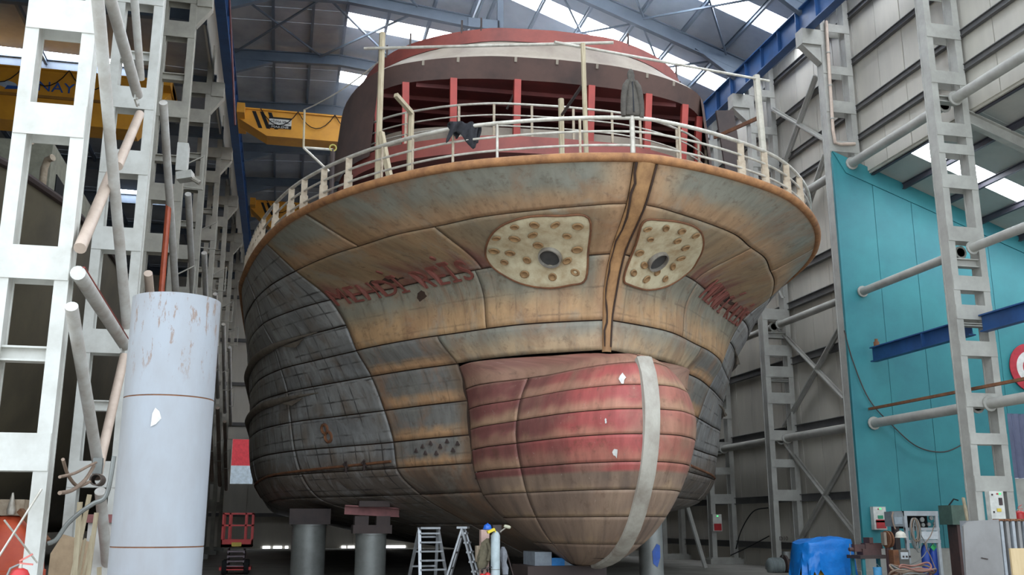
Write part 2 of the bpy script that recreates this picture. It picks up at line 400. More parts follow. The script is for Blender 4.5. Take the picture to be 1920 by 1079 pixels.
for i in range(len(pts)-1): mb.f.append((2*i, 2*i+2, 2*i+3, 2*i+1))
mb.build('corrugated_sheet', M_CORR, wt)
MB().box((30.4, TY+0.03, FZ), (38, TY+0.25, 3.6)).build('plinth', M_GREYP, wt)
MB().box((23.0, TY+0.02, FZ), (30.4, TY+0.2, 0.75)).build('plinth', M_GREYP, wt)
ca = empty('ceiling', (30, 28, 15)); tag(ca, kind='structure')
AY = [12, 19, 26.5, 30.0, 33.25, 34.4, TY]
ax = [24.8, 26.4, 28.3, 30.2, 32.1, 34.0, 36.0, 38.0]
for (y0, y1) in zip(AY, AY[1:]):
    for a, b in zip(ax, ax[1:]):
        lit = (y0 == 33.25)
        MB().prism([(a+.01, y0+.01, aroof(a)), (b-.01, y0+.01, aroof(b)), (b-.01, y1-.01, aroof(b)), (a+.01, y1-.01, aroof(a))], (0, 0, 0.05)).build('skylight_pane' if lit else 'roof_sheet', M_PANE if lit else M_AROOF, ca)
for x in (24.9, 26.4, 28.3, 30.2, 32.1, 34.0, 36.0):
    MB().ibeam((x, 12, aroof(x)-0.16), (x, TY-0.06, aroof(x)-0.16), 0.14, 0.27, 0.03).build('purlin', M_PURLIN, ca)
for y in (23.0, 30.0):
    mb = MB(); mb.ibeam((24.5, y, aroof(24.5)-0.55), (38, y, aroof(38)-0.55), 0.3, 0.5, 0.04); mb.build('aisle_rafter', M_GREYP, ca)
struct('wall_aisle', MB().box((38, 12, FZ), (38.2, TY+0.2, 13)), M_CLAD)

# ================================================================== COLUMNS
def column(x0, x1, y, zt, batt, m, label, group, corbel=None, d=0.5, lw=0.27):
    c = empty('battened_column', ((x0+x1)/2, y, FZ), label, 'column', group)
    for a in (x0, x1-lw):
        mb = MB(); t = 0.05
        mb.box((a, y-d/2, FZ), (a+lw, y-d/2+t, zt)); mb.box((a, y+d/2-t, FZ), (a+lw, y+d/2, zt)); mb.box((a+lw/2-0.11, y-d/2+t, FZ), (a+lw/2+0.11, y+d/2-t, zt))
        mb.build('leg', m, c)
    key = ('batt', x1-x0)
    for (z0, z1) in batt:
        if z1-z0 < 0.33:
            MB().box((x0+lw*0.9, y-0.16, z0), (x1-lw*0.9, y+0.16, z0+0.04)).box((x0+lw*0.9, y-0.16, z1-0.04), (x1-lw*0.9, y+0.16, z1)).box((x0+lw*0.9, y-0.02, z0+.04), (x1-lw*0.9, y+0.02, z1-.04)).build('tie_beam', m, c)
        else:
            MB().box((x0+0.01, y-d/2-0.025, z0), (x1-0.01, y-d/2, z1)).build('batten_plate', m, c)
            MB().box((x0+0.01, y+d/2, z0), (x1-0.01, y+d/2+0.025, z1)).build('batten_plate', m, c)
    MB().box((x0-0.25, y-0.5, FZ), (x1+0.25, y+0.5, FZ+0.28)).box((x0-0.1, y-0.35, FZ+0.28), (x1+0.1, y+0.35, FZ+0.34)).build('base_plate', M_GREYP, c)
    if corbel:
        s_, z = corbel
        xe = x1 if s_ > 0 else x0; xo = xe+s_*(0.95 if s_ < 0 else 0.6)
        MB().box((min(xe, xo), y-0.3, z-0.75), (max(xe, xo), y+0.3, z)).prism([(xe, y-0.2, z-0.75), (xo, y-0.2, z-0.75), (xe, y-0.2, z-1.6)], (0, 0.4, 0)).build('corbel', m, c)
    return c
# right row
ys = [(56, 81), (142, 165), (185, 196), (237, 261), (276, 294), (333, 358), (429, 456), (486, 501), (520, 547), (574, 601), (606, 612), (641, 669), (738, 764), (813, 834), (893, 922)]
RB = [(atY(1790, b, 30).z, atY(1790, a, 30).z) for a, b in ys]
RB += [(RB[0][1]+1.3+2.1*i, RB[0][1]+1.7+2.1*i) for i in range(2)]
for i, y in enumerate((30.0, 37.2, 44.4, 51.6, 58.8, 66.0, 73.2, 80.4)):
    lab = ['tall grey battened column with a white switch box, standing before the teal wall',
           'grey battened column at the edge of the teal wall panel',
           'grey battened column next to the blue tarpaulin and electric motor',
           'grey battened column with a small white and red switch box low down'][i] if i < 4 else f'grey battened column along the clad wall, {ORD[i]} from the hall mouth'
    column(XR, XR+1.5, y, 25.4, RB, M_GREYP, lab, 'grey columns along the clad wall', corbel=(-1, 23.7))
# left row
LY = [21.0, 30.0, 39.0, 48.0, 57.0, 66.0, 75.0, 84.0]
ys = [(5, 65), (203, 262), (468, 530), (640, 690), (815, 885)]
LB = [(atY(90, b, 21).z, atY(90, a, 21).z) for a, b in ys]
LB[3] = (LB[3][0]+0.1, LB[3][0]+0.4)
z = LB[0][1]
while z < 23: LB.append((z+1.35, z+2.05)); LB.append((z+3.0, z+3.3) if random.random() < .5 else (z+2.9, z+3.5)); z += 3.5
for i, y in enumerate(LY):
    column(XL-1.38, XL, y, 25.2, LB, M_WHITE if i < 2 else M_WHITE_DIM, f'white battened steel column beside the pipe pile row, {ORD[i]} from the open hall mouth', 'white columns between the two bays', corbel=(1, 23.2))

# runway beams
def runway(x, z, label, y0, y1, h=1.25):
    r = empty('crane_runway_beam', (x, (y0+y1)/2, z), label, 'beam')
    MB().ibeam((x, y0, z+h/2), (x, y1, z+h/2), 0.45, h, 0.06).build('girder', M_BLUE, r)
    mb = MB(); y = y0+1
    while y < y1: mb.box((x-0.2, y-0.02, z+0.06), (x+0.2, y+0.02, z+h-0.06)); y += 1.75
    mb.build('stiffener', M_BLUE, r)
    MB().box((x-0.05, y0, z+h), (x+0.05, y1, z+h+0.12)).build('crane_rail', M_GIRT, r)
    return r
runway(22.45, 23.7, 'long blue crane runway beam on the corbels of the clad wall', 21, YB-1)
runway(-3.55, 23.2, 'long blue crane runway beam on the white columns', 21, YB-1)

# longitudinal round struts on the right row
sg = 'round struts between the grey columns'
def strut_tube(p, q, r, m, label, group=None, name='strut_tube', n=12, flange=True):
    t = empty(name, p, label, 'strut', group)
    MB().tube([p, q], r, n).build('pipe', m, t, True)
    if flange:
        d = (Vector(q)-Vector(p)).normalized()
        MB().tube([Vector(p)-d*0.0, Vector(p)+d*0.06], r*1.45, n).build('end_flange', m, t)
        MB().tube([Vector(q)-d*0.06, Vector(q)], r*1.45, n).build('end_flange', m, t)
    return t
bay_ends = [(21, 29.7, 'in front of the first grey column'), (30.3, TY-0.06, 'between the first grey column and the teal wall'), (37.5, 44.1, 'behind the teal wall edge'), (44.7, 51.3, 'third bay of the clad wall'), (51.9, 58.5, 'fourth bay of the clad wall')]
for nm, (px, py), r in (('upper', (1743, 187), 0.2), ('middle', (1775, 467), 0.17), ('low', (1802, 758), 0.19)):
    z = atY(px, py, 30).z
    for (y0, y1, w) in bay_ends:
        strut_tube((XR+0.9, y0, z), (XR+0.9, y1, z), r, M_GREYP, f'{nm} round grey strut tube {w}', sg)
# blue beam between column and teal wall
z = atY(1785, 608, 30).z
o = MB().ibeam((XR+1.0, 22, z), (XR+1.0, 29.7, z), 0.3, 0.62, 0.05).ibeam((XR+1.0, 30.3, z), (XR+1.0, TY-0.3, z), 0.3, 0.62, 0.05).box((XR+0.85, 33, z-.3), (XR+1.15, 33.04, z+.3)).build('blue_runway_beam', M_BLUE)
tag(o, 'dark blue I-beam reaching through the grey column toward the teal wall', 'beam')
o = MB().tube([(XR+1.0, TY-0.6, z+0.31), (XR+1.0, TY-0.6, z+0.5)], 0.12, 10).tube([(XR+1.0, TY-0.6, z+0.5), (XR+1.0, TY-0.6, z+0.62)], 0.07, 10).build('buffer_stop', M_RUST); tag(o, 'small rusty buffer stop on the end of the dark blue beam', 'bracket')
# rusty angle bar above the low strut
p, q = atX(1626, 782, XR+0.85), atX(1920, 678, XR+0.85)
o = MB().bar((XR+0.75, TY-0.1, p.z+0.28), (XR+0.75, 22, p.z+0.28), 0.14, 0.1).build('angle_bar', M_RUST); tag(o, 'thin rusty angle bar lying along the low strut before the teal wall', 'bar')
# X braces on the right wall
xb = 'flat diagonal braces on the clad wall'
PB = 24.28
WBL = ['grey diagonal brace falling from the middle strut to the teal wall edge', 'grey diagonal brace rising from the low strut to the teal wall edge', 'grey diagonal brace falling from the low strut toward the work bench', 'grey diagonal brace rising from the blue tarpaulin to the teal wall edge', 'grey diagonal brace leaning below the crane runway beam beside the drain pipe', 'grey diagonal brace falling from the pale deck post toward the drain pipe', 'grey diagonal brace behind the end of the bow railing', 'short grey diagonal brace behind the flare of the bow']
for (a, b) in (((1455, 612), (1580, 748)), ((1577, 612), (1468, 800)), ((1470, 830), (1602, 1005)), ((1592, 850), (1485, 1035)), ((1530, 142), (1463, 320)), ((1449, 205), (1545, 263)), ((1548, 290), (1500, 420)), ((1470, 560), (1430, 480))):
    p, q = atX(*a, PB), atX(*b, PB)
    p.x = PB; q.x = PB+0.1
    mb = MB().bar(p, q, 0.06, 0.30, (1, 0, 0)).bar(p+Vector((0, 0, 0)), q, 0.24, 0.04, (1, 0, 0)); o = mb.build('wall_brace', M_GREYP)
    tag(o, WBL.pop(0), 'brace', xb)
# white down pipe on the second column and thin drain pipe
pts = [atY(*p, 36.8) for p in ((1549, 40), (1556, 150), (1562, 245), (1566, 268), (1575, 271), (1603, 270))]
o = empty('drain_pipe', pts[0], 'thin cream drain pipe bent at the foot on the column by the teal wall', 'pipe')
MB().tube(pts, 0.075, 10).build('pipe', M_TUBER, o, True)
for i in (0.3, 0.6, 0.9): 
    p = pts[0].lerp(pts[2], i); MB().tube([p, p+Vector((0, 0, .06))], 0.1, 10).build('clamp', M_GREYP, o)

# ================================================================== SHIP
AX = 9.4
ship = empty('ship', (AX, 45, FZ), 'large unfinished ship hull with rusty flared bow and red bulb', 'ship')
LV = {   # half breadth tables: level -> (Y, b)
 11.5: [(24.2,.34),(24.3,.9),(24.5,1.7),(24.75,2.45),(25.05,3.2),(26.05,5.1),(28.25,7.35),(30.6,8.85),(32.7,9.75),(36.3,10.65),(39.2,11.1),(43,11.45),(50,11.5),(88,11.5)],
 10.5: [(25.1,.28),(25.25,.75),(25.5,1.25),(26.35,2.75),(27.3,4.1),(28.35,5.05),(29.6,6.25),(31,7.15),(32.5,8.1),(35,9.25),(38,10.3),(41,10.9),(45,11.3),(50,11.4),(88,11.4)],
 9.5: [(26.8,.22),(27.3,1.1),(28.1,2.2),(29.2,3.4),(30.9,4.75),(32.8,6.1),(34.2,7.3),(35,8.0),(37,9.2),(40,10.4),(44,11.0),(50,11.25),(88,11.25)],
 8.6: [(27.5,.2),(28.0,1.0),(29,2.45),(31.5,4.75),(33,5.95),(35,7.4),(37.5,8.8),(40,9.9),(44,10.75),(50,11.15),(88,11.15)],
 7.7: [(27.85,.14),(28.2,.9),(29,2.3),(31.2,4.35),(32.1,5.15),(34.5,6.75),(35,7.0),(37.5,8.35),(40,9.6),(44,10.6),(50,11.05),(88,11.05)],
 6.8: [(28.0,.12),(28.6,1.0),(29.2,1.95),(30.3,3.1),(31.5,3.95),(33,5.15),(35,6.45),(37.5,7.95),(40,9.3),(44,10.5),(50,11.0),(88,11.0)],
 5.6: [(31.5,3.62),(33,4.7),(35,5.95),(37.5,7.55),(40,9.1),(44,10.4),(50,10.95),(88,10.95)],
 4.5: [(31.5,3.5),(33,4.5),(35,5.6),(37.5,7.25),(40,8.9),(44,10.25),(50,10.85),(88,10.85)],
 3.6: [(31.5,3.42),(33,4.35),(35,5.45),(37.5,7.05),(40,8.6),(42,9.6),(44,10.05),(50,10.6),(88,10.6)],
 2.7: [(31.5,3.12),(33,3.75),(35,4.6),(37.5,6.1),(40,7.9),(44,9.5),(50,9.9),(88,9.9)],
 1.7: [(31.5,2.2),(33,2.4),(35,2.8),(37.5,3.6),(40,4.4),(44,5.2),(50,5.4),(88,5.4)],
 0.5: [(31.5,.5),(33,.5),(35,.5),(37.5,.5),(40,.5),(44,.5),(50,.5),(88,.5)],
}
def pchip(x, y):
    x = np.asarray(x, float); y = np.asarray(y, float); h = np.diff(x); d = np.diff(y)/h; n = len(x)
    m = np.zeros(n); m[0] = d[0]; m[-1] = d[-1]
    for i in range(1, n-1):
        if d[i-1]*d[i] > 0:
            w1 = 2*h[i]+h[i-1]; w2 = h[i]+2*h[i-1]; m[i] = (w1+w2)/(w1/d[i-1]+w2/d[i])
    def f(q):
        q = float(q); i = int(np.clip(np.searchsorted(x, q)-1, 0, n-2)); t = (q-x[i])/h[i]
        if t < 0: return y[0]
        if t > 1: return y[-1]
        return ((1+2*t)*(1-t)**2*y[i]+t*(1-t)**2*h[i]*m[i]+t*t*(3-2*t)*y[i+1]+t*t*(t-1)*h[i]*m[i+1])
    return f
YS = 31.5
ZL = sorted(LV)
CUR = {}
for z in ZL:
    T = LV[z]; Yv = [p[0] for p in T]; bv = [p[1] for p in T]
    c = [0.0]
    for i in range(1, len(T)): c.append(c[-1]+math.hypot(Yv[i]-Yv[i-1], bv[i]-bv[i-1]))
    fY, fb = pchip(c, Yv), pchip(c, bv)
    lo, hi = 0.0, c[-1]
    for _ in range(50):
        mid = (lo+hi)/2
        if fY(mid) < YS: lo = mid
        else: hi = mid
    NS = 160
    tab_f = np.array([(fY(lo*i/40), fb(lo*i/40)) for i in range(41)])       # stem -> YS
    cc = np.linspace(lo, c[-1], NS*3); tab_a = np.array([(fY(q), fb(q)) for q in cc])
    CUR[z] = (tab_f, tab_a)
def level_pt(z, w):
    tf, ta = CUR[z]
    if w <= 1:
        u = max(0.0, w)*40; i = min(int(u), 39); t = u-i
        return tf[i]*(1-t)+tf[i+1]*t
    Y = YS+(w-1)*10
    return np.array([Y, np.interp(Y, ta[:, 0], ta[:, 1])])
ZF = [z for z in ZL if z >= 6.8]
_cache = {}
def hull(side, w, z):
    key = round(w, 5)
    if key not in _cache:
        zs = ZF if w < 0.9999 else ZL
        P = np.array([level_pt(q, w) for q in zs]); _cache[key] = (pchip(zs, P[:, 0]), pchip(zs, P[:, 1]))
    fY, fb = _cache[key]
    return Vector((AX+side*fb(z), fY(z), z))
def hull_n(side, w, z):
    e = 0.01
    a = hull(side, w+e, z)-hull(side, max(w-e, 0), z); b = hull(side, w, min(z+.05, 11.5))-hull(side, w, max(z-.05, 0.5 if w >= 1 else 6.8))
    n = a.cross(b)*(-side) if True else None
    n.normalize()
    if n.x*side < 0: n = -n
    return n
def hull_px(side, x, y, zr=(6.85, 11.45)):
    """point of the hull surface (w, z) seen at a place of the photo"""
    best = None
    for w in np.linspace(0.0, 1.5, 31):
        for z in np.linspace(zr[0], zr[1], 24):
            p = proj(hull(side, w, z)); d = (p[0]-x)**2+(p[1]-y)**2
            if best is None or d < best[0]: best = (d, w, z)
    _, w, z = best; sw, sz = 0.05, 0.2
    for _ in range(40):
        imp = False
        for dw, dz in ((sw, 0), (-sw, 0), (0, sz), (0, -sz)):
            w2, z2 = max(0, w+dw), min(11.5, max(zr[0], z+dz)); p = proj(hull(side, w2, z2)); d = (p[0]-x)**2+(p[1]-y)**2
            if d < best[0]-1e-9: best = (d, w2, z2); w, z = w2, z2; imp = True
        if not imp: sw *= .5; sz *= .5
    return w, z
def w_of_Y(Y, z):
    if Y >= YS: return 1+(Y-YS)/10
    lo, hi = 0.0, 1.0
    for _ in range(30):
        mid = (lo+hi)/2
        if hull(1, mid, z).y < Y: lo = mid
        else: hi = mid
    return lo

def sm(a, b, x): 
    t = max(0.0, min(1.0, (x-a)/(b-a) if b != a else 0)); return t*t*(3-2*t)
def mixc(a, b, t): t = max(0, min(1, t)); return tuple(a[i]*(1-t)+b[i]*t for i in range(3))
def nz(x, y, z=0.0): return noise.noise((x, y, z))       # about -1..1
GREY = (134, 130, 116); ORG = (174, 134, 92); TAN = (188, 156, 116); BRN = (116, 82, 56); BLU = (152, 150, 146); DBL = (116, 116, 116); PLR = (128, 126, 122)
REDC = (130, 70, 64); BRED = (176, 68, 62); LBRN = (158, 130, 106); MAR = (118, 62, 54)

def plate_mesh(name, P, colf, m, nu, nv, off=0.0, thick=0.06, flip=False):
    """P(i/nu, j/nv) -> (point, normal, (u, v) metres); makes an outer skin with a turned-in edge"""
    vs = []; cols = []; uvs = []
    for j in range(nv+1):
        for i in range(nu+1):
            p, n, uv = P(i/nu, j/nv); vs.append(p+n*off); cols.append(colf(i/nu, j/nv, uv)); uvs.append(uv)
    inner = {}
    fs = []
    W = nu+1
    for j in range(nv):
        for i in range(nu):
            q = (j*W+i, j*W+i+1, (j+1)*W+i+1, (j+1)*W+i); fs.append(q if not flip else q[::-1])
    border = [(i, 0) for i in range(nu)]+[(nu, j) for j in range(nv)]+[(i, nv) for i in range(nu, 0, -1)]+[(0, j) for j in range(nv, 0, -1)]
    k0 = len(vs)
    for (i, j) in border:
        p, n, uv = P(i/nu, j/nv); vs.append(p+n*(off-thick)); cols.append((60, 44, 34)); uvs.append(uv)
    nb = len(border)
    for t in range(nb):
        a = border[t][1]*W+border[t][0]; b = border[(t+1) % nb][1]*W+border[(t+1) % nb][0]
        q = (a, k0+t, k0+(t+1) % nb, b); fs.append(q if not flip else q[::-1])
    me = bpy.data.meshes.new(name); me.from_pydata([tuple(v) for v in vs], [], fs); me.materials.append(m)
    ca = me.color_attributes.new('col', 'FLOAT_COLOR', 'POINT')
    arr = np.ones((len(vs), 4), np.float32)
    c8 = np.clip(np.array(cols, float)/255, 0, 1); arr[:, :3] = np.where(c8 <= 0.04045, c8/12.92, ((c8+0.055)/1.055)**2.4)
    ca.data.foreach_set('color', arr.ravel())
    ul = me.uv_layers.new(name='UVMap'); li = np.empty(len(me.loops), np.int32); me.loops.foreach_get('vertex_index', li)
    ua = np.array(uvs, np.float32)[li]; ul.data.foreach_set('uv', ua.ravel())
    sm_ = [True]*(nu*nv)+[False]*nb
    me.polygons.foreach_set('use_smooth', sm_); me.update()
    return me

HM = hull_mat('hull_plating'); HMB = hull_mat('bulb_plating', sat=0.92, blots=((0.8, .54, .7, .4, (150, 116, 92), 3.0), (3.0, .57, .72, .55, (96, 70, 60), 9.0), (6.0, .64, .72, .5, (196, 180, 168), 31.0))); HMG = hull_mat('hull_plating_framed', frame=0.72, line=0.8, strength=0.3); HMF = hull_mat('hull_plating_gridded', 0.5, frame=0.75, line=0.62, strength=0.8, blots=((0.8, .52, .68, .4, (112, 92, 76), 3.0), (1.3, .5, .66, .45, (172, 172, 170), 17.0)))
# inner backing skin, seen only in the seams
for side in (-1, 1):
    mb = MB(); ws = list(np.linspace(0, 1, 16)); zs = list(np.linspace(6.8, 11.5, 12))
    def skin(ws, zs):
        k = len(mb.v)
        for z in zs:
            for w in ws: mb.v.append(tuple(hull(side, w, z)-hull_n(side, w, z)*0.05))
        W = len(ws)
        for j in range(len(zs)-1):
            for i in range(W-1):
                q = (k+j*W+i, k+j*W+i+1, k+(j+1)*W+i+1, k+(j+1)*W+i); mb.f.append(q if side > 0 else q[::-1])
    skin(ws, zs); skin([1+.06*i for i in range(24)]+[2.6, 3, 4, 5, 6.6], [0.5, 1.1, 1.7, 2.2, 2.7, 3.1, 3.6, 4.5, 5.6, 6.8, 7.7, 8.6, 9.5, 10, 10.5, 11, 11.5])
    mb.build('hull_backing', M_SEAM, ship, True)

STR = [('A', 10.5, 11.5), ('B', 9.5, 10.5), ('C', 7.7, 9.5), ('D', 6.8, 7.7)]
def fore_col(st, side, z0, z1, w0, w1, seed):
    def f(a, b, uv):
        u, v = uv; n = nz(u*0.35+seed, v*0.5, seed)*0.5+nz(u*1.3, v*0.5+seed, 3.1)*0.35; run = nz(u*2.2+seed, v*0.25, 5.0)
        if st == 'A':
            t = sm(0.62, 0.12, b+0.25*n)*0.95; t = max(t, sm(0.93, 1.0, b+0.1*n))
            c = mixc((138, 136, 122), ORG, t)
            c = mixc(c, (150, 112, 66), 0.8*sm(0.8, 1.0, a) if side < 0 else 0.8*sm(0.85, 1, a))
            c = mixc(c, ORG, sm(0.12, 0.0, a) if w0 == 0 else 0)
        elif st == 'B':
            t = 0.55+0.5*n+0.35*sm(.5, 1, b)*n
            c = mixc((132, 124, 104), (170, 128, 80), t)
            c = mixc(c, MAR, 0.75*sm(0.0, 0.5, 0.55-b+0.5*run)*(1 if w0+a*(w1-w0) > 0.55 else 0))
            c = mixc(c, ORG, sm(0.2, 0.0, a) if w0 == 0 else 0)
        elif st == 'C':
            t = sm(0.72, 0.2, b+0.3*n)
            c = mixc((136, 130, 112), (188, 142, 88), t*0.9)
            c = mixc(c, (96, 84, 70), 0.7*sm(0.1, 0.6, run)*sm(.3, .9, b))
            c = mixc(c, ORG, sm(0.12, 0.0, a) if w0 == 0 else 0)
        else:
            t = sm(0.9, 0.25, b+0.4*n); c = mixc((138, 134, 120), TAN, t)
        return c
    return f
def block_col(z0, z1, seed, fwd):
    def f(a, b, uv):
        u, v = uv; n = nz(u*0.4+seed, v*0.5, seed); n2 = nz(u*1.7, v*1.1, seed+4)
        c = mixc(BLU, DBL, 0.5+0.6*n); c = mixc(c, (112, 90, 70), 0.45*sm(0.1, 0.7, n2)); c = mixc(c, (100, 78, 60), 0.5*sm(.3, -.3, z0+b*(z1-z0)-4.0+n*.5))
        return c
    return f
def mid_col(z0, z1, seed):
    def f(a, b, uv):
        u, v = uv; n = nz(u*0.6+seed, v*0.6, seed); n2 = nz(u*2.6+seed, v*.4, 1)
        t = sm(0.42, 0.2, b+0.10*n2); c = mixc(mixc(PLR, (116, 112, 104), .5+.5*n), (188, 140, 90), t)
        c = mixc(c, (120, 92, 66), 0.8*sm(.18, 0, a)+0.5*sm(.85, 1, a))
        if z0 < 3.5: c = mixc((124, 98, 76), (92, 80, 72), .5+n)
        return c
    return f
def make_plate(side, w0, w1, z0, z1, colf, m, nu=None, nv=None, g=0.022):
    if nu is None: nu = max(6, int((hull(side, w1, z1)-hull(side, w0, z1)).length/0.16))
    if nv is None: nv = max(5, int((hull(side, (w0+w1)/2, z1)-hull(side, (w0+w1)/2, z0)).length/0.15))
    nu = min(nu, 70)
    L = (hull(side, w1, (z0+z1)/2)-hull(side, w0, (z0+z1)/2)).length
    gw = g/max(L, .1); Hh = (hull(side, (w0+w1)/2, z1)-hull(side, (w0+w1)/2, z0)).length; gz = g/Hh
    base = random.uniform(0, 0.02); seed = random.uniform(0, 50); u00 = w0*10.0
    # metres along and up for the texture
    def P(a, b):
        aa = gw+(1-2*gw)*a; bb = gz+(1-2*gz)*b
        w = w0+(w1-w0)*aa; z = z0+(z1-z0)*bb
        return hull(side, w, z), hull_n(side, w, z), (u00+L*aa+(0 if side < 0 else 60), z0*1.0+Hh*bb)
    me = plate_mesh('hull_plate', P, colf, m, nu, nv, off=base, flip=(side < 0))
    return link('hull_plate', me, ship)

W35 = 1.35
for side in (-1, 1):
    for st, z0, z1 in STR:
        cuts = {'A': [0, 0.97, W35], 'B': [0, 0.62, W35], 'C': [0, 0.66, W35], 'D': [0, 1.0]}[st]
        for a, b in zip(cuts, cuts[1:]):
            sd = random.uniform(0, 40)
            make_plate(side, a, b, z0, z1, fore_col(st, side, z0, z1, a, b, sd), HMG if st in 'C' else HM)
    # plates between the bulb frame and the block joint
    for z0, z1 in ((6.8, 7.7), (5.6, 6.8), (4.5, 5.6), (3.6, 4.5), (2.7, 3.6), (1.7, 2.7), (0.5, 1.7)):
        make_plate(side, 1.0, W35, z0, z1, mid_col(z0, z1, random.uniform(0, 40)), HMG if z0 > 3.5 else HM)
    # after block: bluish unprimed plates with frame burns
    wc = [W35, 1.85, 2.5, 3.4, 6.6]
    zc = [0.5, 1.7, 2.7, 3.6, 4.5, 5.6, 6.8, 7.7, 8.6, 9.5, 10.5, 11.5]
    for a, b in zip(wc, wc[1:]):
        for z0, z1 in zip(zc, zc[1:]):
            if a > 2.4: 
                make_plate(side, a, b, z0, z1, block_col(z0, z1, random.uniform(0, 40), a), HMF, nu=24, nv=5)
            else: make_plate(side, a, b, z0, z1, block_col(z0, z1, random.uniform(0, 40), a), HMF)

# stem bar
mb = MB(); zs = np.linspace(6.75, 11.52, 26)
for z in zs:
    p = hull(1, 0.0, min(z, 11.5)); b = p.x-AX; y = p.y
    for (fx, fy) in ((-1.0, 0.04), (-.8, -.06), (-.35, -.11), (.35, -.11), (.8, -.06), (1.0, 0.04)): mb.v.append((AX+fx*(b*.8+.05), y+fy*(0.5+b*1.6), z))
for j in range(len(zs)-1):
    for i in range(5): k = j*6+i; mb.f.append((k, k+1, k+7, k+6))
mb.build('stem_bar', mat('stem_rust', (176, 134, 90), .7, c2=(128, 92, 62), scale=1.6, stretch=(2, 2, .6)), ship, True)
# weld bead ridge down the stem
pts = [hull(-1, 0.0, z)+Vector((0.05, -0.10, 0)) for z in np.linspace(6.9, 11.4, 20)]
MB().tube([p+Vector((random.uniform(-.05, .05), 0, 0)) for p in pts], [random.uniform(.015, .05) for p in pts], 6).build('weld_bead', M_SEAM, ship, True)
pts = [hull(1, 0.0, z)+Vector((-0.02, -0.06, 0)) for z in np.linspace(6.9, 11.4, 20)]
MB().tube(pts, 0.03, 6).build('weld_bead', M_SEAM, ship, True)

# gunwale roll and deck
def deck_line(z=11.5, off=0.0, n=60, wmax=6.6):
    ws = list(np.linspace(0, 1, n))+list(np.linspace(1.03, 2.6, 30))+[3, 4, 5, wmax]
    L = [hull(-1, w, z)+Vector((off, 0, 0)) for w in reversed(ws)]; R = [hull(1, w, z)-Vector((off, 0, 0)) for w in ws]
    return L+R
dl = deck_line()
MB().tube([p+Vector((0, 0, 0.04)) for p in dl], 0.13, 10).build('gunwale_roll', M_RIM, ship, True)
mb = MB(); k = 0; hl = len(dl)//2
for i in range(hl): mb.v += [tuple(dl[i]), tuple(dl[-1-i])]
for i in range(hl-1): mb.f.append((2*i, 2*i+1, 2*i+3, 2*i+2))
mb.build('main_deck', mat('deck_primer', (134, 136, 138), .7, c2=(112, 112, 112)), ship)

# fender bars along both sides, bilge bar
def side_bar(side, ys, z0, z1, r, name, m, taper=True):
    pts = []; rs = []
    n = 26
    for i in range(n):
        t = i/(n-1); Y = ys[0]+(ys[1]-ys[0])*t; z = z0+(z1-z0)*t; w = 1+(Y-YS)/10
        pts.append(hull(side, w, z)+hull_n(side, w, z)*(r*0.45*min(1, (t*5+.1)) if taper else r*.3)); rs.append(r*min(1.0, 0.12+t*5) if taper else r)
    return MB().tube(pts, rs, 10).build(name, m, ship, True)
M_FEND = mat('fender_steel', (118, 108, 96), 0.6, c2=(84, 72, 60), scale=2.0)
for side in (-1, 1):
    side_bar(side, (36.6, 60), 8.62, 8.5, 0.16, 'fender_bar', M_FEND)
    side_bar(side, (38.0, 60), 6.55, 6.4, 0.16, 'fender_bar', M_FEND)
    side_bar(side, (35.2, 60), 3.85, 3.2, 0.05, 'bilge_bar', M_RUST, False)
    # torn lower flap under the fender ends
    for (Y, z) in ((37.4, 8.55), (38.8, 6.45)):
        w = 1+(Y-YS)/10; w2 = w+.14
        a = hull(side, w, z); b = hull(side, w2, z-.05); c = hull(side, (w+w2)/2, z-.22); nn = hull_n(side, w, z)*0.22
        MB().prism([a+nn*.4, b+nn, c+nn*.6], nn*0.2).build('fender_flap', M_FEND, ship)
# small lugs left on the plating and a rust scar
for (w, z) in ((1.05, 4.2), (1.09, 4.3), (1.12, 4.15), (1.16, 4.28), (1.2, 4.2), (1.07, 4.0), (1.14, 3.95), (1.19, 3.98), (1.235, 4.08)):
    p = hull(-1, w, z); n_ = hull_n(-1, w, z); t = (hull(-1, w+.01, z)-p).normalized()
    MB().prism([p+t*.09, p-t*.09, p+Vector((0, 0, .14))], n_*.07).build('weld_lug', M_DBROWN, ship)
for (w, z, r) in ((1.66, 5.2, .17), (1.65, 4.9, .19)):
    p = hull(-1, w, z); n_ = hull_n(-1, w, z); t = (hull(-1, w+.01, z)-p).normalized(); u_ = n_.cross(t)
    MB().tube([p+n_*.03+t*(r*math.cos(a))+u_*(r*math.sin(a)) for a in np.linspace(0, 2*PI, 14)[:-1]], .06, 6, closed=True).build('rust_scar', M_RUST, ship, True)
# small clamps on the bilge bar
for (x, y) in ((665, 880), (712, 874)):
    Y = 36.4 if x > 700 else 37.3; w = 1+(Y-YS)/10; p = hull(-1, w, 3.75); n_ = hull_n(-1, w, 3.75)
    mb = MB(); mb.tube([p, p+n_*0.25+Vector((0, 0, .15))], .05, 6); mb.tube([p+n_*.12+Vector((0, -.2, -.15)), p+n_*.15+Vector((0, .2, .2))], .04, 6); mb.tube([p+n_*.12+Vector((0, .2, -.12)), p+n_*.15+Vector((0, -.18, .22))], .04, 6)
    mb.build('rigging_lug', M_DBROWN, ship)

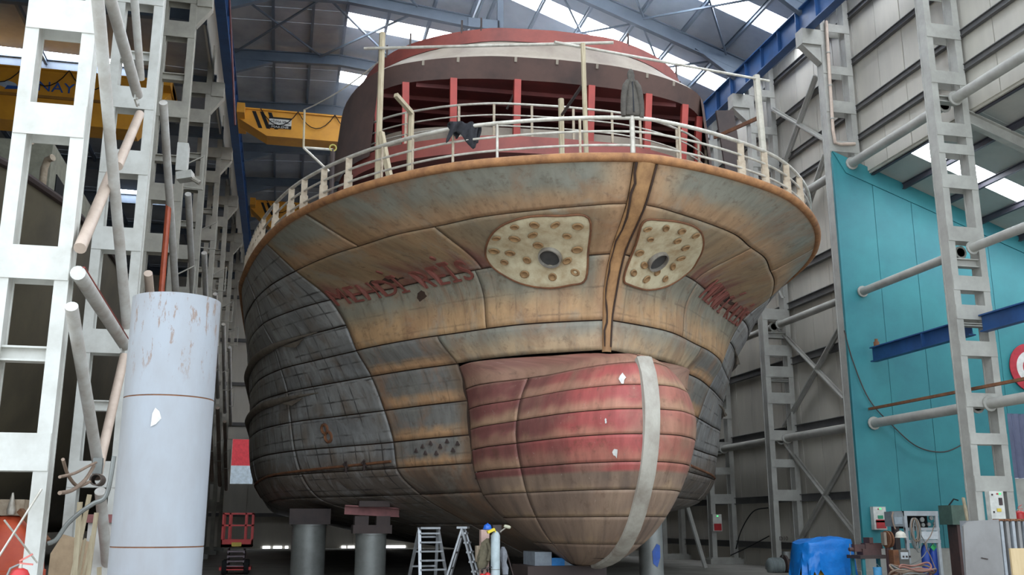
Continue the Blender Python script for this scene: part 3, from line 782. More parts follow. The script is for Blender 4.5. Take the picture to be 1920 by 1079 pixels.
# ------------------------------------------------------------------ bulb
zfp = [(0.35, 31.4), (0.5, 29.3), (0.8, 27.7), (1.2, 26.75), (1.75, 25.95), (2.4, 25.35), (3.1, 24.85), (3.7, 24.6), (4.3, 24.45), (4.8, 24.42), (5.3, 24.5), (5.7, 24.65), (6.0, 24.9), (6.2, 25.3), (6.35, 25.9), (6.5, 26.8), (6.62, 27.6), (6.75, 28.1)]
fYf = pchip([p[0] for p in zfp], [p[1] for p in zfp])
fbm = pchip([24.3, 24.42, 24.7, 25.2, 26, 27, 28, 29, 30, 31.5], [.05, .12, .85, 1.35, 1.9, 2.32, 2.66, 2.94, 3.18, 3.46])
fzt = pchip([24.4, 24.5, 24.65, 24.9, 25.3, 25.9, 26.8, 27.6, 28.1, 31.5], [5.0, 5.3, 5.7, 6.0, 6.2, 6.35, 6.5, 6.62, 6.75, 6.8])
fzb = pchip([24.4, 24.45, 24.6, 24.85, 25.35, 25.95, 26.75, 27.7, 29.3, 31.5], [4.6, 4.3, 3.7, 3.1, 2.4, 1.75, 1.2, .8, .5, .34])
t68 = CUR[6.8][0]
def b68(Y): return float(np.interp(Y, t68[:, 0], t68[:, 1])) if Y > 28.0 else 0.0
ZM = 4.4
def bulb_b(Y, z):
    bm = fbm(Y); bt = min(b68(Y), bm); zt = fzt(Y); zb = fzb(Y); bk = 0.1
    if z >= ZM:
        q = min(1.0, (z-ZM)/max(zt-ZM, .05)); r = bt+(bm-bt)*max(0, 1-q**2.1)**0.5
        if Y > 28.6:
            w = sm(28.6, YS, Y); r = r*(1-w)+w*(hull(1, 1.0, min(z, 6.8)).x-AX)
    else:
        q = min(1.0, (ZM-z)/max(ZM-zb, .05)); r = bk+(bm-bk)*max(0, 1-q**1.6)**0.625
        if Y > 28:   # swell into the section of the hull behind
            w = sm(28, YS, Y); r = r*(1-w)+w*hull(1, 1.0, max(z, .5)).x - w*AX if z > .5 else r
    return r
def bulb(side, u, z):
    Y0 = fYf(z); Y = Y0+(YS-Y0)*u**1.7
    b = bulb_b(Y, z)
    if u == 0: b = min(b, 0.16)
    return Vector((AX+side*b, Y, z))
def bulb_n(side, u, z):
    e = 0.01; a = bulb(side, min(u+e, 1), z)-bulb(side, max(u-e, 0), z); b = bulb(side, u, min(z+.03, 6.7))-bulb(side, u, max(z-.03, .45))
    n = a.cross(b); n.normalize()
    if n.x*side < 0: n = -n
    return n
def bulb_col(z0, z1, seed, side, u0, u1):
    tanamt = random.uniform(.35, .95); tanw = random.uniform(-.18, .12)
    def f(a, b, uv):
        u, v = uv; n = nz(u*.7+seed, v*.8, seed); n2 = nz(u*2.5+seed, v*.5, 2); zz = z0+b*(z1-z0); pos = u0+a*(u1-u0)
        if zz > 3.05:
            c = mixc(REDC, (112, 66, 60), .4+.5*n); c = mixc(c, BRED, sm(.6, .28, pos+0.22*n)*0.8*(1 if zz < 6.0 else .7))
            c = mixc(c, TAN, tanamt*sm(.62+tanw, .2+tanw, b+.3*n2+.15*n)*(1 if zz < 5.6 else .6)); c = mixc(c, (150, 118, 96), .55*sm(.2, .6, n)+(.45 if zz > 5.9 else 0))
            if side > 0: c = mixc(c, (150, 112, 84), .5)
        else:
            c = mixc(LBRN, (122, 100, 86), .5+.6*n); c = mixc(c, (176, 144, 108), .55*sm(.3, .0, b+.3*n2)); c = mixc(c, (84, 70, 62), .5*sm(.2, .7, n2))
        return c
    return f
bulb_o = None
mbb = MB(); 
for side in (-1, 1):
    k = len(mbb.v); zs = list(np.linspace(.5, 5.9, 22))+[6.1, 6.25, 6.4, 6.55, 6.7]; us = np.linspace(0, 1, 20)
    for z in zs:
        for u in us: p = bulb(side, u, z); mbb.v.append(tuple(Vector((AX, p.y+.05, p.z))+(Vector((p.x-AX, 0, 0)))*0.97-Vector((0, 0, .02))))
    for j in range(len(zs)-1):
        for i in range(19):
            q = (k+j*20+i, k+j*20+i+1, k+(j+1)*20+i+1, k+(j+1)*20+i); mbb.f.append(q if side > 0 else q[::-1])
bulb_o = mbb.build('bulb', M_SEAM, ship, True)
for side in (-1, 1):
    zc = [.45, 1.15, 1.9, 2.6, 3.3, 4.0, 4.65, 5.3, 5.95, 6.7]
    for z0, z1 in zip(zc, zc[1:]):
        for (ua, ub) in (((0.0, 0.70), (0.70, 1.0)) if z0 < 5.9 else ((0.0, 1.0),)):
            seed = random.uniform(0, 40)
            def P(a, b):
                u = ua+(ub-ua)*(0.006+.988*a); z = z0+(z1-z0)*(.016+.968*b)
                p = bulb(side, u, z); return p, bulb_n(side, u, z), (u*7+seed, z*1.1)
            me = plate_mesh('bulb_plate', P, bulb_col(z0, z1, seed, side, ua, ub), HMB, 34 if ub < .8 or z0 > 5.9 else 16, 8 if z0 < 5.9 else 14, off=random.uniform(0, .012), thick=.05, flip=(side < 0))
            link('bulb_plate', me, bulb_o)
# bright stem strip round the bulb
prof = [(6.06, 24.9)]+[(z, fYf(z)) for z in (5.9, 5.6, 5.2, 4.8, 4.4, 4.0, 3.5, 3.0, 2.5, 2.0, 1.6, 1.2, .95, .75, .6, .5)]
mb = MB()
for i, (z, y) in enumerate(prof):
    z0, y0 = prof[max(i-1, 0)]; z1, y1 = prof[min(i+1, len(prof)-1)]
    t = Vector((0, y1-y0, z1-z0)).normalized(); n_ = Vector((0, -t.z*-1, t.y*-1))
    n_ = Vector((0, t.z, -t.y));
    if n_.y > 0: n_ = -n_
    c = Vector((AX, y, z))
    for (fx, fn) in ((-.24, -.06), (-.21, .07), (-.1, .10), (.1, .10), (.21, .07), (.24, -.06)): mb.v.append(tuple(c+Vector((fx, 0, 0))+n_*fn))
for j in range(len(prof)-1):
    for i in range(5): k = j*6+i; mb.f.append((k, k+6, k+7, k+1))
mb.f.append((0, 1, 2, 3, 4, 5))
mb.build('stem_strip', M_STRIP, bulb_o, True)
M_CHALK = mat('white_chalk', (226, 222, 216), 0.8)
for (u, z, s_) in ((.13, 5.45, .22), (.16, 3.55, .2), (.2, 4.35, .1)):
    p = bulb(-1, u, z); n_ = bulb_n(-1, u, z); t = (bulb(-1, u+.02, z)-p).normalized(); up_ = n_.cross(t)
    poly = [p+n_*.03+t*(math.cos(a)*s_*random.uniform(.3, 1)*.5)+up_*(math.sin(a)*s_*random.uniform(.4, 1)) for a in np.linspace(0, 2*PI, 10)[:-1]]
    MB().prism(poly, n_*.006).build('paint_patch', M_CHALK, bulb_o)

# ------------------------------------------------------------------ anchor pocket plates
def anchor_plate(side, poly_px, hole_px, plugs):
    pz = [hull_px(side, *p) for p in poly_px]; hc = hull_px(side, *hole_px)
    # smooth closed outline in (w, z)
    n = 56; ring = []; m = len(pz)
    for i in range(n):
        t = i/n*m; k = int(t); f = t-k
        p0, p1, p2, p3 = (pz[(k+j-1) % m] for j in range(4))
        ring.append(tuple(0.5*((2*p1[c])+(-p0[c]+p2[c])*f+(2*p0[c]-5*p1[c]+4*p2[c]-p3[c])*f*f+(-p0[c]+3*p1[c]-3*p2[c]+p3[c])*f**3) for c in (0, 1)))
    cen = Vector((0, 0, 0))
    R = 9; vs = []; fs = []
    h0 = hull(side, *hc); hn = hull_n(side, *hc); hr = 0.30
    for r in range(R+1):
        t = r/R
        for i, q in enumerate(ring):
            w = hc[0]+(q[0]-hc[0])*(0.10+.90*t); z = hc[1]+(q[1]-hc[1])*(0.10+.90*t)
            p = hull(side, w, z); nn = hull_n(side, w, z); bulge = 0.09+0.03*nz(p.x*1.8, p.y*1.8, p.z*1.8) if t < .999 else 0.05
            vs.append(p+nn*bulge)
    last = len(vs)
    for q in ring: p = hull(side, *q); vs.append(p+hull_n(side, *q)*0.0)
    for r in range(R+1):
        for i in range(n):
            a = r*n+i; b = r*n+(i+1) % n; c = (r+1)*n+(i+1) % n; d = (r+1)*n+i; fs.append((a, b, c, d))
    o = MB().add(vs, fs).build('anchor_plate', M_APLATE, ship, True)
    if True:
        me = o.data; bm_flip = (me.polygons[0].normal.dot(hn) < 0)
        if bm_flip: me.flip_normals()
    pts = [hull(side, *q)+hull_n(side, *q)*0.05 for q in ring]
    MB().tube(pts, 0.035, 6, closed=True).build('weld_rim', M_RUST, o, True)
    # hawse pipe: a ring and a dark bore
    c = h0+hn*0.10
    t1 = hn.orthogonal().normalized(); t2 = hn.cross(t1)
    mb = MB(); ns = 24
    for (rr, dd) in ((.31, -.05), (.31, .13), (.35, .13), (.37, .0)):
        for j in range(ns): a = 2*PI*j/ns; mb.v.append(tuple(c+t1*(rr*math.cos(a))+t2*(rr*math.sin(a))+hn*dd))
    for r in range(3):
        for j in range(ns): mb.f.append((r*ns+j, r*ns+(j+1) % ns, (r+1)*ns+(j+1) % ns, (r+1)*ns+j))
    mb.build('hawse_pipe', mat('hawse_steel', (142, 136, 126), .5, c2=(100, 88, 76)), o, True)
    mb = MB().add([tuple(c+t1*(.31*math.cos(2*PI*j/ns))+t2*(.31*math.sin(2*PI*j/ns))+hn*0.03) for j in range(ns)], [tuple(range(ns))]); mb.build('hawse_bore', mat('bore_grey', (70, 68, 66), .8), o)
    for (x, y) in plugs:
        w, z = hull_px(side, x, y); p = hull(side, w, z); nn = hull_n(side, w, z); t = (hull(side, w+.02, z)-p).normalized(); u_ = nn.cross(t)
        if u_.z < 0: u_ = -u_
        rx, rz = random.uniform(.10, .15), random.uniform(.10, .15); mb = MB(); q = 12
        ax_ = random.uniform(-.6, .6); ca_, sa_ = math.cos(ax_), math.sin(ax_)
        for (f, dd) in ((1.0, .105), (.75, .135), (.45, .10), (.12, .09)):
            for j in range(q):
                a = 2*PI*j/q; e1, e2 = rx*1.3*f*math.cos(a), rz*f*math.sin(a)
                mb.v.append(tuple(p+t*(e1*ca_-e2*sa_)+u_*(e1*sa_+e2*ca_)+nn*(dd+.015)))
        for r in range(3):
            for j in range(q): mb.f.append((r*q+j, r*q+(j+1) % q, (r+1)*q+(j+1) % q, (r+1)*q+j))
        mb.f.append(tuple(3*q+j for j in range(q)))
        po = mb.build('plug_weld', M_PLUG, o, True)
    return o
anchor_plate(-1, [(1104, 407), (1050, 403), (990, 405), (940, 422), (915, 452), (913, 482), (932, 506), (975, 530), (1025, 540), (1070, 534), (1098, 524), (1103, 470)], (1033, 478),
   [(966, 421), (1003, 417), (1042, 417), (1084, 420), (932, 442), (966, 443), (1000, 436), (1064, 438), (928, 466), (958, 470), (990, 484), (1083, 464), (948, 488), (1065, 486), (986, 512), (1038, 517), (1080, 508), (1010, 455)])
anchor_plate(1, [(1205, 415), (1240, 411), (1280, 416), (1308, 428), (1318, 450), (1310, 480), (1290, 508), (1255, 533), (1215, 543), (1180, 534), (1168, 522), (1188, 465)], (1229, 485),
   [(1212, 425), (1246, 423), (1276, 429), (1302, 437), (1217, 444), (1268, 447), (1196, 470), (1283, 460), (1204, 494), (1274, 480), (1184, 509), (1208, 521), (1243, 520), (1258, 496), (1228, 508)])

# ------------------------------------------------------------------ raised name on both bows
def char_mesh(ch):
    cu = bpy.data.curves.new('c', 'FONT'); cu.body = ch; cu.size = 1.0; cu.extrude = 0.02; cu.resolution_u = 3
    ob = bpy.data.objects.new('tmp', cu); COL.objects.link(ob)
    dg = bpy.context.evaluated_depsgraph_get(); me = bpy.data.meshes.new_from_object(ob.evaluated_get(dg))
    V = [tuple(v.co) for v in me.vertices]; Fc = [tuple(p.vertices) for p in me.polygons]
    bpy.data.objects.remove(ob); bpy.data.curves.remove(cu); bpy.data.meshes.remove(me)
    return V, Fc
NAME = 'MEHD\u0130 RE\u0130S'
CH = {c: char_mesh(c) for c in set(NAME) if c != ' '}
def lay_name(side, ya, yb, zlo, zhi):
    tot = 0; pos = []
    for c in NAME:
        wd = 0.55 if c == ' ' else max(v[0] for v in CH[c][0])+0.12
        pos.append((tot, wd)); tot += wd
    for c, (p0, wd) in zip(NAME, pos):
        if c == ' ': continue
        V, Fc = CH[c]; vs = []
        for (x, y_, z_) in V:
            t = (p0+x)/tot; Y = ya+(yb-ya)*t; z = zlo+(zhi-zlo)*(y_/0.95); w = w_of_Y(Y, 9.5)
            z = max(6.9, min(11.4, z)); vs.append(hull(side, w, z)+hull_n(side, w, z)*(0.035+z_*1.2))
        o = MB().add(vs, Fc).build('letter', M_LETTER, ship)
lay_name(-1, 34.9, 29.6, 9.28, 10.0)
lay_name(1, 30.2, 34.9, 9.2, 10.05)

# ================================================================== SUPERSTRUCTURE
ROT = rad(2.5)
def dh(b, Y, z, side=1):
    """deckhouse point: half breadth b, length Y, height z, turned a little about the centre"""
    x = side*b; y = Y-33.0
    return Vector((AX+x*math.cos(ROT)+y*math.sin(ROT), 33.0-x*math.sin(ROT)+y*math.cos(ROT), z))
def outline(tab, n=14):
    fY = pchip(range(len(tab)), [t[1] for t in tab]); fb = pchip(range(len(tab)), [t[0] for t in tab])
    q = np.linspace(0, len(tab)-1, n*2)
    half = [(fb(t), fY(t)) for t in q]
    return [(-b, Y) for b, Y in reversed(half[1:])]+half
O_FAS = outline([(0, 33.1), (2, 33.2), (3.6, 33.55), (5.2, 34.2), (6.4, 35.1), (7.3, 36.8), (7.9, 39.5), (8.1, 44)])
O_RIM = outline([(0, 33.55), (2, 33.7), (3.4, 34.2), (4.9, 35.2), (6.1, 36.6), (6.9, 38.6), (7.3, 41), (7.4, 44)])
O_BRI = outline([(0, 32.7), (2, 32.8), (3.6, 33.2), (5.9, 34.5), (6.9, 35.6), (7.6, 37.2), (8.0, 40), (8.1, 50)])
O_LOW = outline([(0, 33.9), (2, 34.0), (4, 34.6), (6, 36.2), (7.0, 38), (7.2, 42), (7.2, 50)])
O_SIL = outline([(0, 34.0), (2, 34.1), (3.8, 34.35), (5.5, 35.0), (6.4, 35.9), (7.0, 37.5), (7.3, 41), (7.3, 50)])
O_HEAD = outline([(0, 33.5), (2, 33.6), (3.8, 33.9), (5.5, 34.55), (6.5, 35.5), (7.2, 37.2), (7.6, 40), (7.7, 44)])
def wallstrip(oa, za, ob, zb, name, m, smooth=True, i0=0, i1=None, parent=None):
    mb = MB(); i1 = len(oa) if i1 is None else i1
    for (b, Y), (b2, Y2) in list(zip(oa, ob))[i0:i1]: mb.v += [tuple(dh(b, Y, za)), tuple(dh(b2, Y2, zb))]
    for i in range(i1-i0-1): mb.f.append((2*i, 2*i+2, 2*i+3, 2*i+1))
    o = mb.build(name, m, parent or ship, smooth); return o
def slab(oa, z, name, m):
    mb = MB(); n = len(oa); h = n//2
    for i in range(h+1): mb.v += [tuple(dh(*oa[i], z)), tuple(dh(*oa[n-1-i], z))]
    for i in range(h): mb.f.append((2*i, 2*i+1, 2*i+3, 2*i+2))
    return mb.build(name, m, ship)
NO = len(O_FAS)
# lower house front in alternating panels
cuts = list(range(0, NO, 3))+[NO-1]
for a, b in zip(cuts, cuts[1:]):
    if b <= a: continue
    mid = (a+b)/2/NO; m = M_RED if (0.55 < mid < 0.8 or 0.15 < mid < 0.3) else M_FASCIA
    wallstrip(O_LOW, 11.45, O_LOW, 14.9, 'house_panel', m, True, a, b+1)
wallstrip(O_BRI, 14.85, O_BRI, 15.5, 'bridge_deck_edge', M_RED)
slab(O_BRI, 14.86, 'bridge_deck_underside', M_DRED); slab(O_BRI, 15.48, 'bridge_deck', M_DRED)
wallstrip(O_SIL, 15.48, O_SIL, 16.35, 'window_sill', M_FASCIA, True, 5, NO-5)
wallstrip(O_HEAD, 18.1, O_FAS, 18.85, 'visor_underside', M_VISOR)
wallstrip(O_FAS, 18.85, [(b*.985, Y+.12) for b, Y in O_FAS], 19.0, 'fascia_lip', M_FASCIA)
wallstrip([(b*.985, Y+.12) for b, Y in O_FAS], 19.0, O_RIM, 19.72, 'roof_fascia', M_FASCIA)
wallstrip([(b, Y-.04) for b, Y in O_RIM], 19.72, [(b, Y-.02) for b, Y in O_RIM], 20.28, 'roof_rim', M_RED)
slab(O_RIM, 20.15, 'roof_deck', mat('deck_primer', (134, 136, 138)))
slab(O_HEAD, 18.12, 'wheelhouse_ceiling', M_DRED)
for Y in (34.6, 35.8, 37.0, 38.2): MB().bar(dh(-6.6 if Y > 35 else -5.2, Y, 18.1), dh(6.6 if Y > 35 else 5.2, Y, 18.1), 0.12, 0.28).build('ceiling_beam', M_DRED, ship)
MB().prism([dh(-7.2, 39.2, 15.5), dh(7.2, 39.2, 15.5), dh(7.2, 39.2, 18.3), dh(-7.2, 39.2, 18.3)], (0, .1, 0)).build('wheelhouse_bulkhead', M_DRED, ship)
for z in (16.3, 17.1, 17.8): MB().bar(dh(-7.1, 39.1, z), dh(7.1, 39.1, z), 0.1, 0.12).build('bulkhead_stiffener', M_DBROWN, ship)
# side wings
for s_ in (-1, 1):
    idx = [i for i, (b, Y) in enumerate(O_FAS) if b*s_ > 6.3]
    a, b = min(idx), max(idx)+1
    top = O_FAS; bot = [(bb*1.045 if abs(bb) > 6 else bb, Y) for bb, Y in O_FAS]
    wallstrip(bot, 15.3, top, 18.87, 'wing_plate', M_VISOR, True, a, b)
# window mullions
for (b, Y) in ((1.45, 33.62), (3.85, 33.95), (5.6, 34.65), (6.6, 35.7), (7.15, 37.2)):
    for s_ in (-1, 1):
        MB().bar(dh(b*.985, Y+.35, 15.5, s_), dh(b, Y-.03, 18.12, s_), 0.26, 0.2, (0, 1, 0)).build('window_mullion', M_REDM, ship)
# studs on the roof rim
for px in (726, 773, 862, 905, 1178, 1228, 1269, 1290):
    best = min(range(NO), key=lambda i: abs(proj(dh(*O_RIM[i], 20.2))[0]-px)); p = dh(*O_RIM[best], 20.2)
    MB().bar(p, p+Vector((0, 0, .55)), .07, .05).bar(p+Vector((0, .25, 0)), p+Vector((0, .02, .35)), .05, .04).build('roof_stud', M_DBROWN, ship)
# lugs hanging under the visor lip
for t in (0.3, 0.36, 0.44, 0.5, 0.56, 0.64, 0.7):
    i = int(t*NO); p = dh(*O_FAS[i], 18.85); MB().bar(p, p+Vector((0, .05, -.18)), .1, .04).build('visor_lug', M_FASCIA, ship)

# bow railing
rail = None
def rail_line(h): return [p+Vector((0.12 if p.x < AX else -0.12, 0.12, h)) for p in deck_line(11.5, 0.0, 60, 4.0)]
mb = MB(); mb.tube(rail_line(1.27), 0.058, 10)
rail = mb.build('bow_railing', M_GALV, ship, True)
for h in (0.86, 0.45): MB().tube(rail_line(h), 0.036, 8).build('mid_rail', M_GALV, rail, True)
def rail_at(px):
    best = None
    for i, p in enumerate(rl0):
        q = proj(p)
        if p.y < 36 and (best is None or abs(q[0]-px) < best[0]): best = (abs(q[0]-px), p)
    return best[1]
rl0 = []
base_l = rail_line(0.0)
for a, b in zip(base_l, base_l[1:]):
    for t in np.linspace(0, 1, 8)[:-1]: rl0.append(a.lerp(b, t))
for px in (515, 543, 568, 605, 652, 715, 772, 848, 933, 1088, 1277, 1392, 1437, 1478, 1503):
    p = rail_at(px); flat = px < 700 or px > 1380
    mb = MB()
    if flat: mb.bar(p, p+Vector((0, 0, 1.24)), 0.2, 0.05, (0, 1, 0)); mb.bar(p+Vector((0, 0, .0)), p+Vector((0, 0, .7)), 0.26, 0.03, (0, 1, 0))
    else: mb.tube([p, p+Vector((0, 0, 1.26))], 0.04, 8)
    mb.build('stanchion', M_STAN if px != 933 else M_GALV, rail)
pj = rail_at(1187)
MB().tube([pj, pj+Vector((0, 0, 2.62))], 0.075, 10).build('stanchion', M_GALV, rail, True)
for i, p in enumerate(rl0):
    if p.y > 36 and i % 7 == 0 and p.y < 60: MB().bar(p, p+Vector((0, 0, 1.24)), 0.16, 0.05, (0, 1, 0)).build('stanchion', M_STAN, rail)
# bridge railing
bl = [dh(b*.985, Y+.1, 15.5) for b, Y in O_BRI if abs(b) < 7.9]
br = MB().tube([p+Vector((0, 0, 1.3)) for p in bl], .045, 8).build('bridge_railing', M_GALV, ship, True)
for h in (.85, .42): MB().tube([p+Vector((0, 0, h)) for p in bl], .03, 8).build('mid_rail', M_GALV, br, True)
for i in range(1, len(bl), 3): MB().bar(bl[i], bl[i]+Vector((0, 0, 1.3)), .09, .05, (0, 1, 0)).build('stanchion', M_STAN, br)

# ------------------------------------------------------------------ loose gear on the deck
DZ = 11.52
def pole(name, p, q, r, m, label, cat='pole', group=None, n=8):
    o = MB().tube([p, q], r, n).build(name, m, None, True); return tag(o, label, cat, group)
a = atY(717, 62, 30.0); pole('scaffold_pole', (a.x, 30.0, DZ), a, .10, M_WOOD, 'tall pale timber pole lashed upright behind the bow rail, before the wheelhouse windows')
a = atY(1093, 82, 26.2); pole('scaffold_pole', (a.x+.05, 26.2, DZ), a, .075, M_WOOD, 'slim upright pole standing near the stem of the ship')
a = atY(1418, 142, 28.2); b = atY(1437, 330, 28.2); pole('scaffold_pole', (b.x, 28.2, DZ), a, .12, mat('post_pale', (190, 182, 166), .6), 'pale steel post on the deck edge facing the clad wall')
pole('cross_pipe', atY(683, 91, 30.12), atY(1150, 80, 26.32), .05, M_GALV, 'thin white pipe laid level between the two timber poles', 'pipe')
pole('cross_pipe', atY(1040, 79, 26.05), atY(1442, 152, 28.3), .045, M_GALV, 'thin pipe sloping from the slim pole to the pale steel post', 'pipe')
a, b = atY(742, 178, 30.3), atY(772, 212, 31.0); o = MB().bar(a, b, .14, .14).build('brace_timber', M_WOOD); tag(o, 'short grey timber brace slanting from the tall pole', 'timber')
a = atY(771, 212, 31.2); pole('short_post', (a.x, 31.2, DZ), a, .11, M_WOOD, 'short timber post under the slanting brace')
a, b = atY(716, 243, 29.6), atY(739, 332, 29.6); o = MB().bar((b.x, 29.4, DZ+.02), (a.x, 29.85, a.z), .16, .16).build('leaning_timber', M_WOOD); tag(o, 'squared timber leaning against the foot of the tall pole', 'timber')
a = atY(1052, 186, 29.5); pole('short_post', (a.x, 29.5, DZ), a, .1, M_WOOD, 'short thick timber post near the slim pole')
pole('brace_rod', atY(1054, 215, 29.4), atY(1092, 160, 26.35), .05, M_DBROWN, 'dark rod slanting from the short thick post up to the slim pole', 'rod')
MB().tube([atY(980, 140, 34.3), atY(950, 205, 34.9)], .05, 6).build('brace_rod', M_DBROWN, ship)
# leaning board at the far rail
a, b = atY(1358, 208, 33.5), atY(1395, 330, 33.5)
o = MB().bar((b.x, 33.5, DZ), a, .75, .1, (0, 1, 0)).build('leaning_board', M_DBROWN); tag(o, 'dark broad board leaning upright at the side of the wheelhouse', 'board')
a, b = atY(1340, 258, 33.2), atY(1420, 222, 28.4)
o = MB().bar(a, b, .08, .12).build('rusty_bar', M_RUST); tag(o, 'rusty flat bar running from the wheelhouse to the pale steel post', 'bar')
# bracket with lamp arm at the left rail
g = empty('triangle_bracket', atY(600, 290, 34.0), 'white triangular pipe bracket standing out from the bow rail with a tall thin upright', 'bracket')
A_, B_, C_, D_ = atY(569, 277, 34), atY(624, 281, 34.2), atY(617, 322, 34), atY(571, 206, 34)
MB().tube([A_, B_], .05, 8).build('arm', M_GALV, g); MB().tube([A_, C_], .05, 8).build('diagonal', M_GALV, g); MB().tube([A_, D_], .04, 8).build('upright', M_WOOD, g)
MB().tube([B_, Vector((B_.x+.05, 34.4, DZ))], .09, 8).build('post', M_DBROWN, g)
E_ = atY(719, 108, 30.15); pts = [D_.lerp(E_, t)-Vector((0, 0, .5*4*t*(1-t)*.35)) for t in np.linspace(0, 1, 9)]
o = MB().tube(pts, .025, 6).build('stay_wire', M_GALV); tag(o, 'thin wire running from the bracket upright to the tall timber pole', 'wire')
o = MB().tube([B_+Vector((.12*math.cos(t), -.05, .12*math.sin(t)+.05)) for t in np.linspace(0, 2*PI, 12)[:-1]], .03, 6, closed=True).build('rope_coil', mat('yellow_rope', (196, 182, 96), .8)); tag(o, 'small coil of yellow rope hung on the white bracket', 'rope')

M_JACK = mat('jacket_cloth', (86, 80, 72), .9, c2=(62, 58, 54), scale=4, bump=.6, bscale=10)
M_CLOTH = mat('black_cloth', (44, 44, 48), .9, c2=(30, 30, 34), scale=4, bump=.5, bscale=9)
def jacket(top, h, wd):
    g = empty('hanging_jacket', top-Vector((0, 0, h)), 'dark quilted hooded jacket hung on a stanchion above the stem', 'jacket')
    mb = MB(); n = 20
    prof = [(0, .05, .05), (.04, .12, .11), (.12, .17, .15), (.2, .15, .13), (.28, .22, .14), (.4, .30, .17), (.55, .33, .18), (.7, .34, .19), (.85, .36, .2), (.96, .37, .21), (1.0, .34, .18)]
    for i, (t, rx, ry) in enumerate(prof):
        for j in range(n):
            a = 2*PI*j/n; k = 1+.10*math.sin(5*a+i*.7)+.06*math.sin(3*a-i); q = .06*math.sin(t*40) if .3 < t < .97 else 0
            mb.v.append((top.x+wd*rx*k*math.cos(a)*(1+q), top.y+wd*ry*k*math.sin(a)*(1+q), top.z-h*t))
    for i in range(len(prof)-1):
        for j in range(n): mb.f.append((i*n+j, (i+1)*n+j, (i+1)*n+(j+1) % n, i*n+(j+1) % n))
    mb.f.append(tuple(range(n))); mb.f.append(tuple((len(prof)-1)*n+j for j in reversed(range(n))))
    mb.build('body', M_JACK, g, True)
    for s_ in (-1, 1):
        pts = [top+Vector((s_*wd*x, -.08*wd, -h*t)) for x, t in ((.16, .27), (.30, .38), (.38, .55), (.42, .72), (.44, .9), (.43, 1.03))]
        MB().tube(pts, [.11*wd, .14*wd, .14*wd, .135*wd, .125*wd, .1*wd], 12).build('sleeve', M_JACK, g, True)
    MB().tube([top+Vector((.0, -.15*wd*1.1, -h*.3)), top+Vector((.01, -.2*wd*1.05, -h*.95))], .02, 6).build('zip', M_CLOTH, g)
    return g
jt = pj+Vector((0, -.02, 2.74)); jacket(jt, 1.42, 0.62)
# black cloth thrown over the rail
g = rail_at(870)+Vector((0, 0, 1.27)); mb = MB(); nu, nv = 12, 14
for j in range(nv+1):
    t = (j/nv-.5)*2
    for i in range(nu+1):
        s_ = i/nu-.5; a = abs(t); w = (.95-.2*a+.1*math.sin(t*5))
        drop = max(0, a-.15)*(.75 if t < 0 else .5)*(.8+.35*math.sin(2.5+i*.5))
        mb.v.append((g.x+s_*w+.1*t, g.y+(-.1 if t < 0 else .1)*min(1, a*5)+.05*math.sin(i*1.7+j*.4)-.02*j*(t < 0), g.z+.075-drop-.03*math.sin(i*1.3)))
for j in range(nv):
    for i in range(nu): k = j*(nu+1)+i; mb.f.append((k, k+1, k+nu+2, k+nu+1))
o = mb.build('draped_cloth', M_CLOTH, None, True); md = o.modifiers.new('thick', 'SOLIDIFY'); md.thickness = .02
tag(o, 'crumpled black cloth thrown over the bow rail', 'cloth')

# ================================================================== CRANES
def crane(Y, x0, x1, zt, zb, dep, label, sign=None, stripes=False):
    g = empty('overhead_crane', ((x0+x1)/2, Y, zb), label, 'crane', None)
    ch = 1.6
    mb = MB()
    poly = [(x0, Y, zt), (x1, Y, zt), (x1, Y, zt-.5), (x1-ch, Y, zb), (x0+ch, Y, zb), (x0, Y, zt-.55)]
    mb.prism(poly, (0, dep, 0)); mb.build('box_girder', M_YELLOW, g)
    MB().box((x0+.2, Y-.08, zt-.03), (x1-.2, Y+dep+.08, zt+.06)).build('top_flange', M_YELLOW, g)
    for xe in (x0, x1-.4): MB().box((xe, Y-.9, zt-.6), (xe+.4, Y+dep+.9, zt-.05)).build('end_carriage', M_YELLOW, g)
    mb = MB(); x = x0+1.2
    while x < x1-2:
        mb.tube([(x+t*2, Y-.10, zt+.05-.9*4*t*(1-t)) for t in np.linspace(0, 1, 9)], .025, 5); x += 2
    mb.build('festoon_cable', M_DARK, g)
    if stripes:
        for i in range(3): MB().prism([(x0+.75+i*.42, Y-.012, zt-.1), (x0+.95+i*.42, Y-.012, zt-.1), (x0+1.35+i*.42, Y-.012, zt-1.05), (x0+1.15+i*.42, Y-.012, zt-1.05)], (0, .01, 0)).build('warning_stripe', M_DARK, g)
    return g
def flat_text(body, x, y, z, size, m, parent, name='lettering', width=None, slant=0.0):
    cu = bpy.data.curves.new('t', 'FONT'); cu.body = body; cu.size = size; cu.extrude = 0.008; cu.shear = slant; cu.resolution_u = 3
    ob = bpy.data.objects.new('tmp', cu); COL.objects.link(ob)
    dg = bpy.context.evaluated_depsgraph_get(); me = bpy.data.meshes.new_from_object(ob.evaluated_get(dg))
    V = np.array([v.co[:] for v in me.vertices]); Fc = [tuple(p.vertices) for p in me.polygons]
    bpy.data.objects.remove(ob); bpy.data.curves.remove(cu); bpy.data.meshes.remove(me)
    sx = width/(V[:, 0].max()-V[:, 0].min()) if width else 1.0
    vs = [(x+(v[0]-V[:, 0].min())*sx, y-v[2], z+v[1]) for v in V]
    return MB().add(vs, Fc).build(name, m, parent)
CY = 52.0
zt, zb = atY(540, 211, CY).z, atY(540, 258, CY).z
g = crane(CY, -3.3, 22.2, zt, zb, 1.3, 'yellow overhead crane girder with white maker board, behind the wheelhouse', stripes=True)
a, b = atY(505, 219, CY-.03), atY(546, 243, CY-.03)
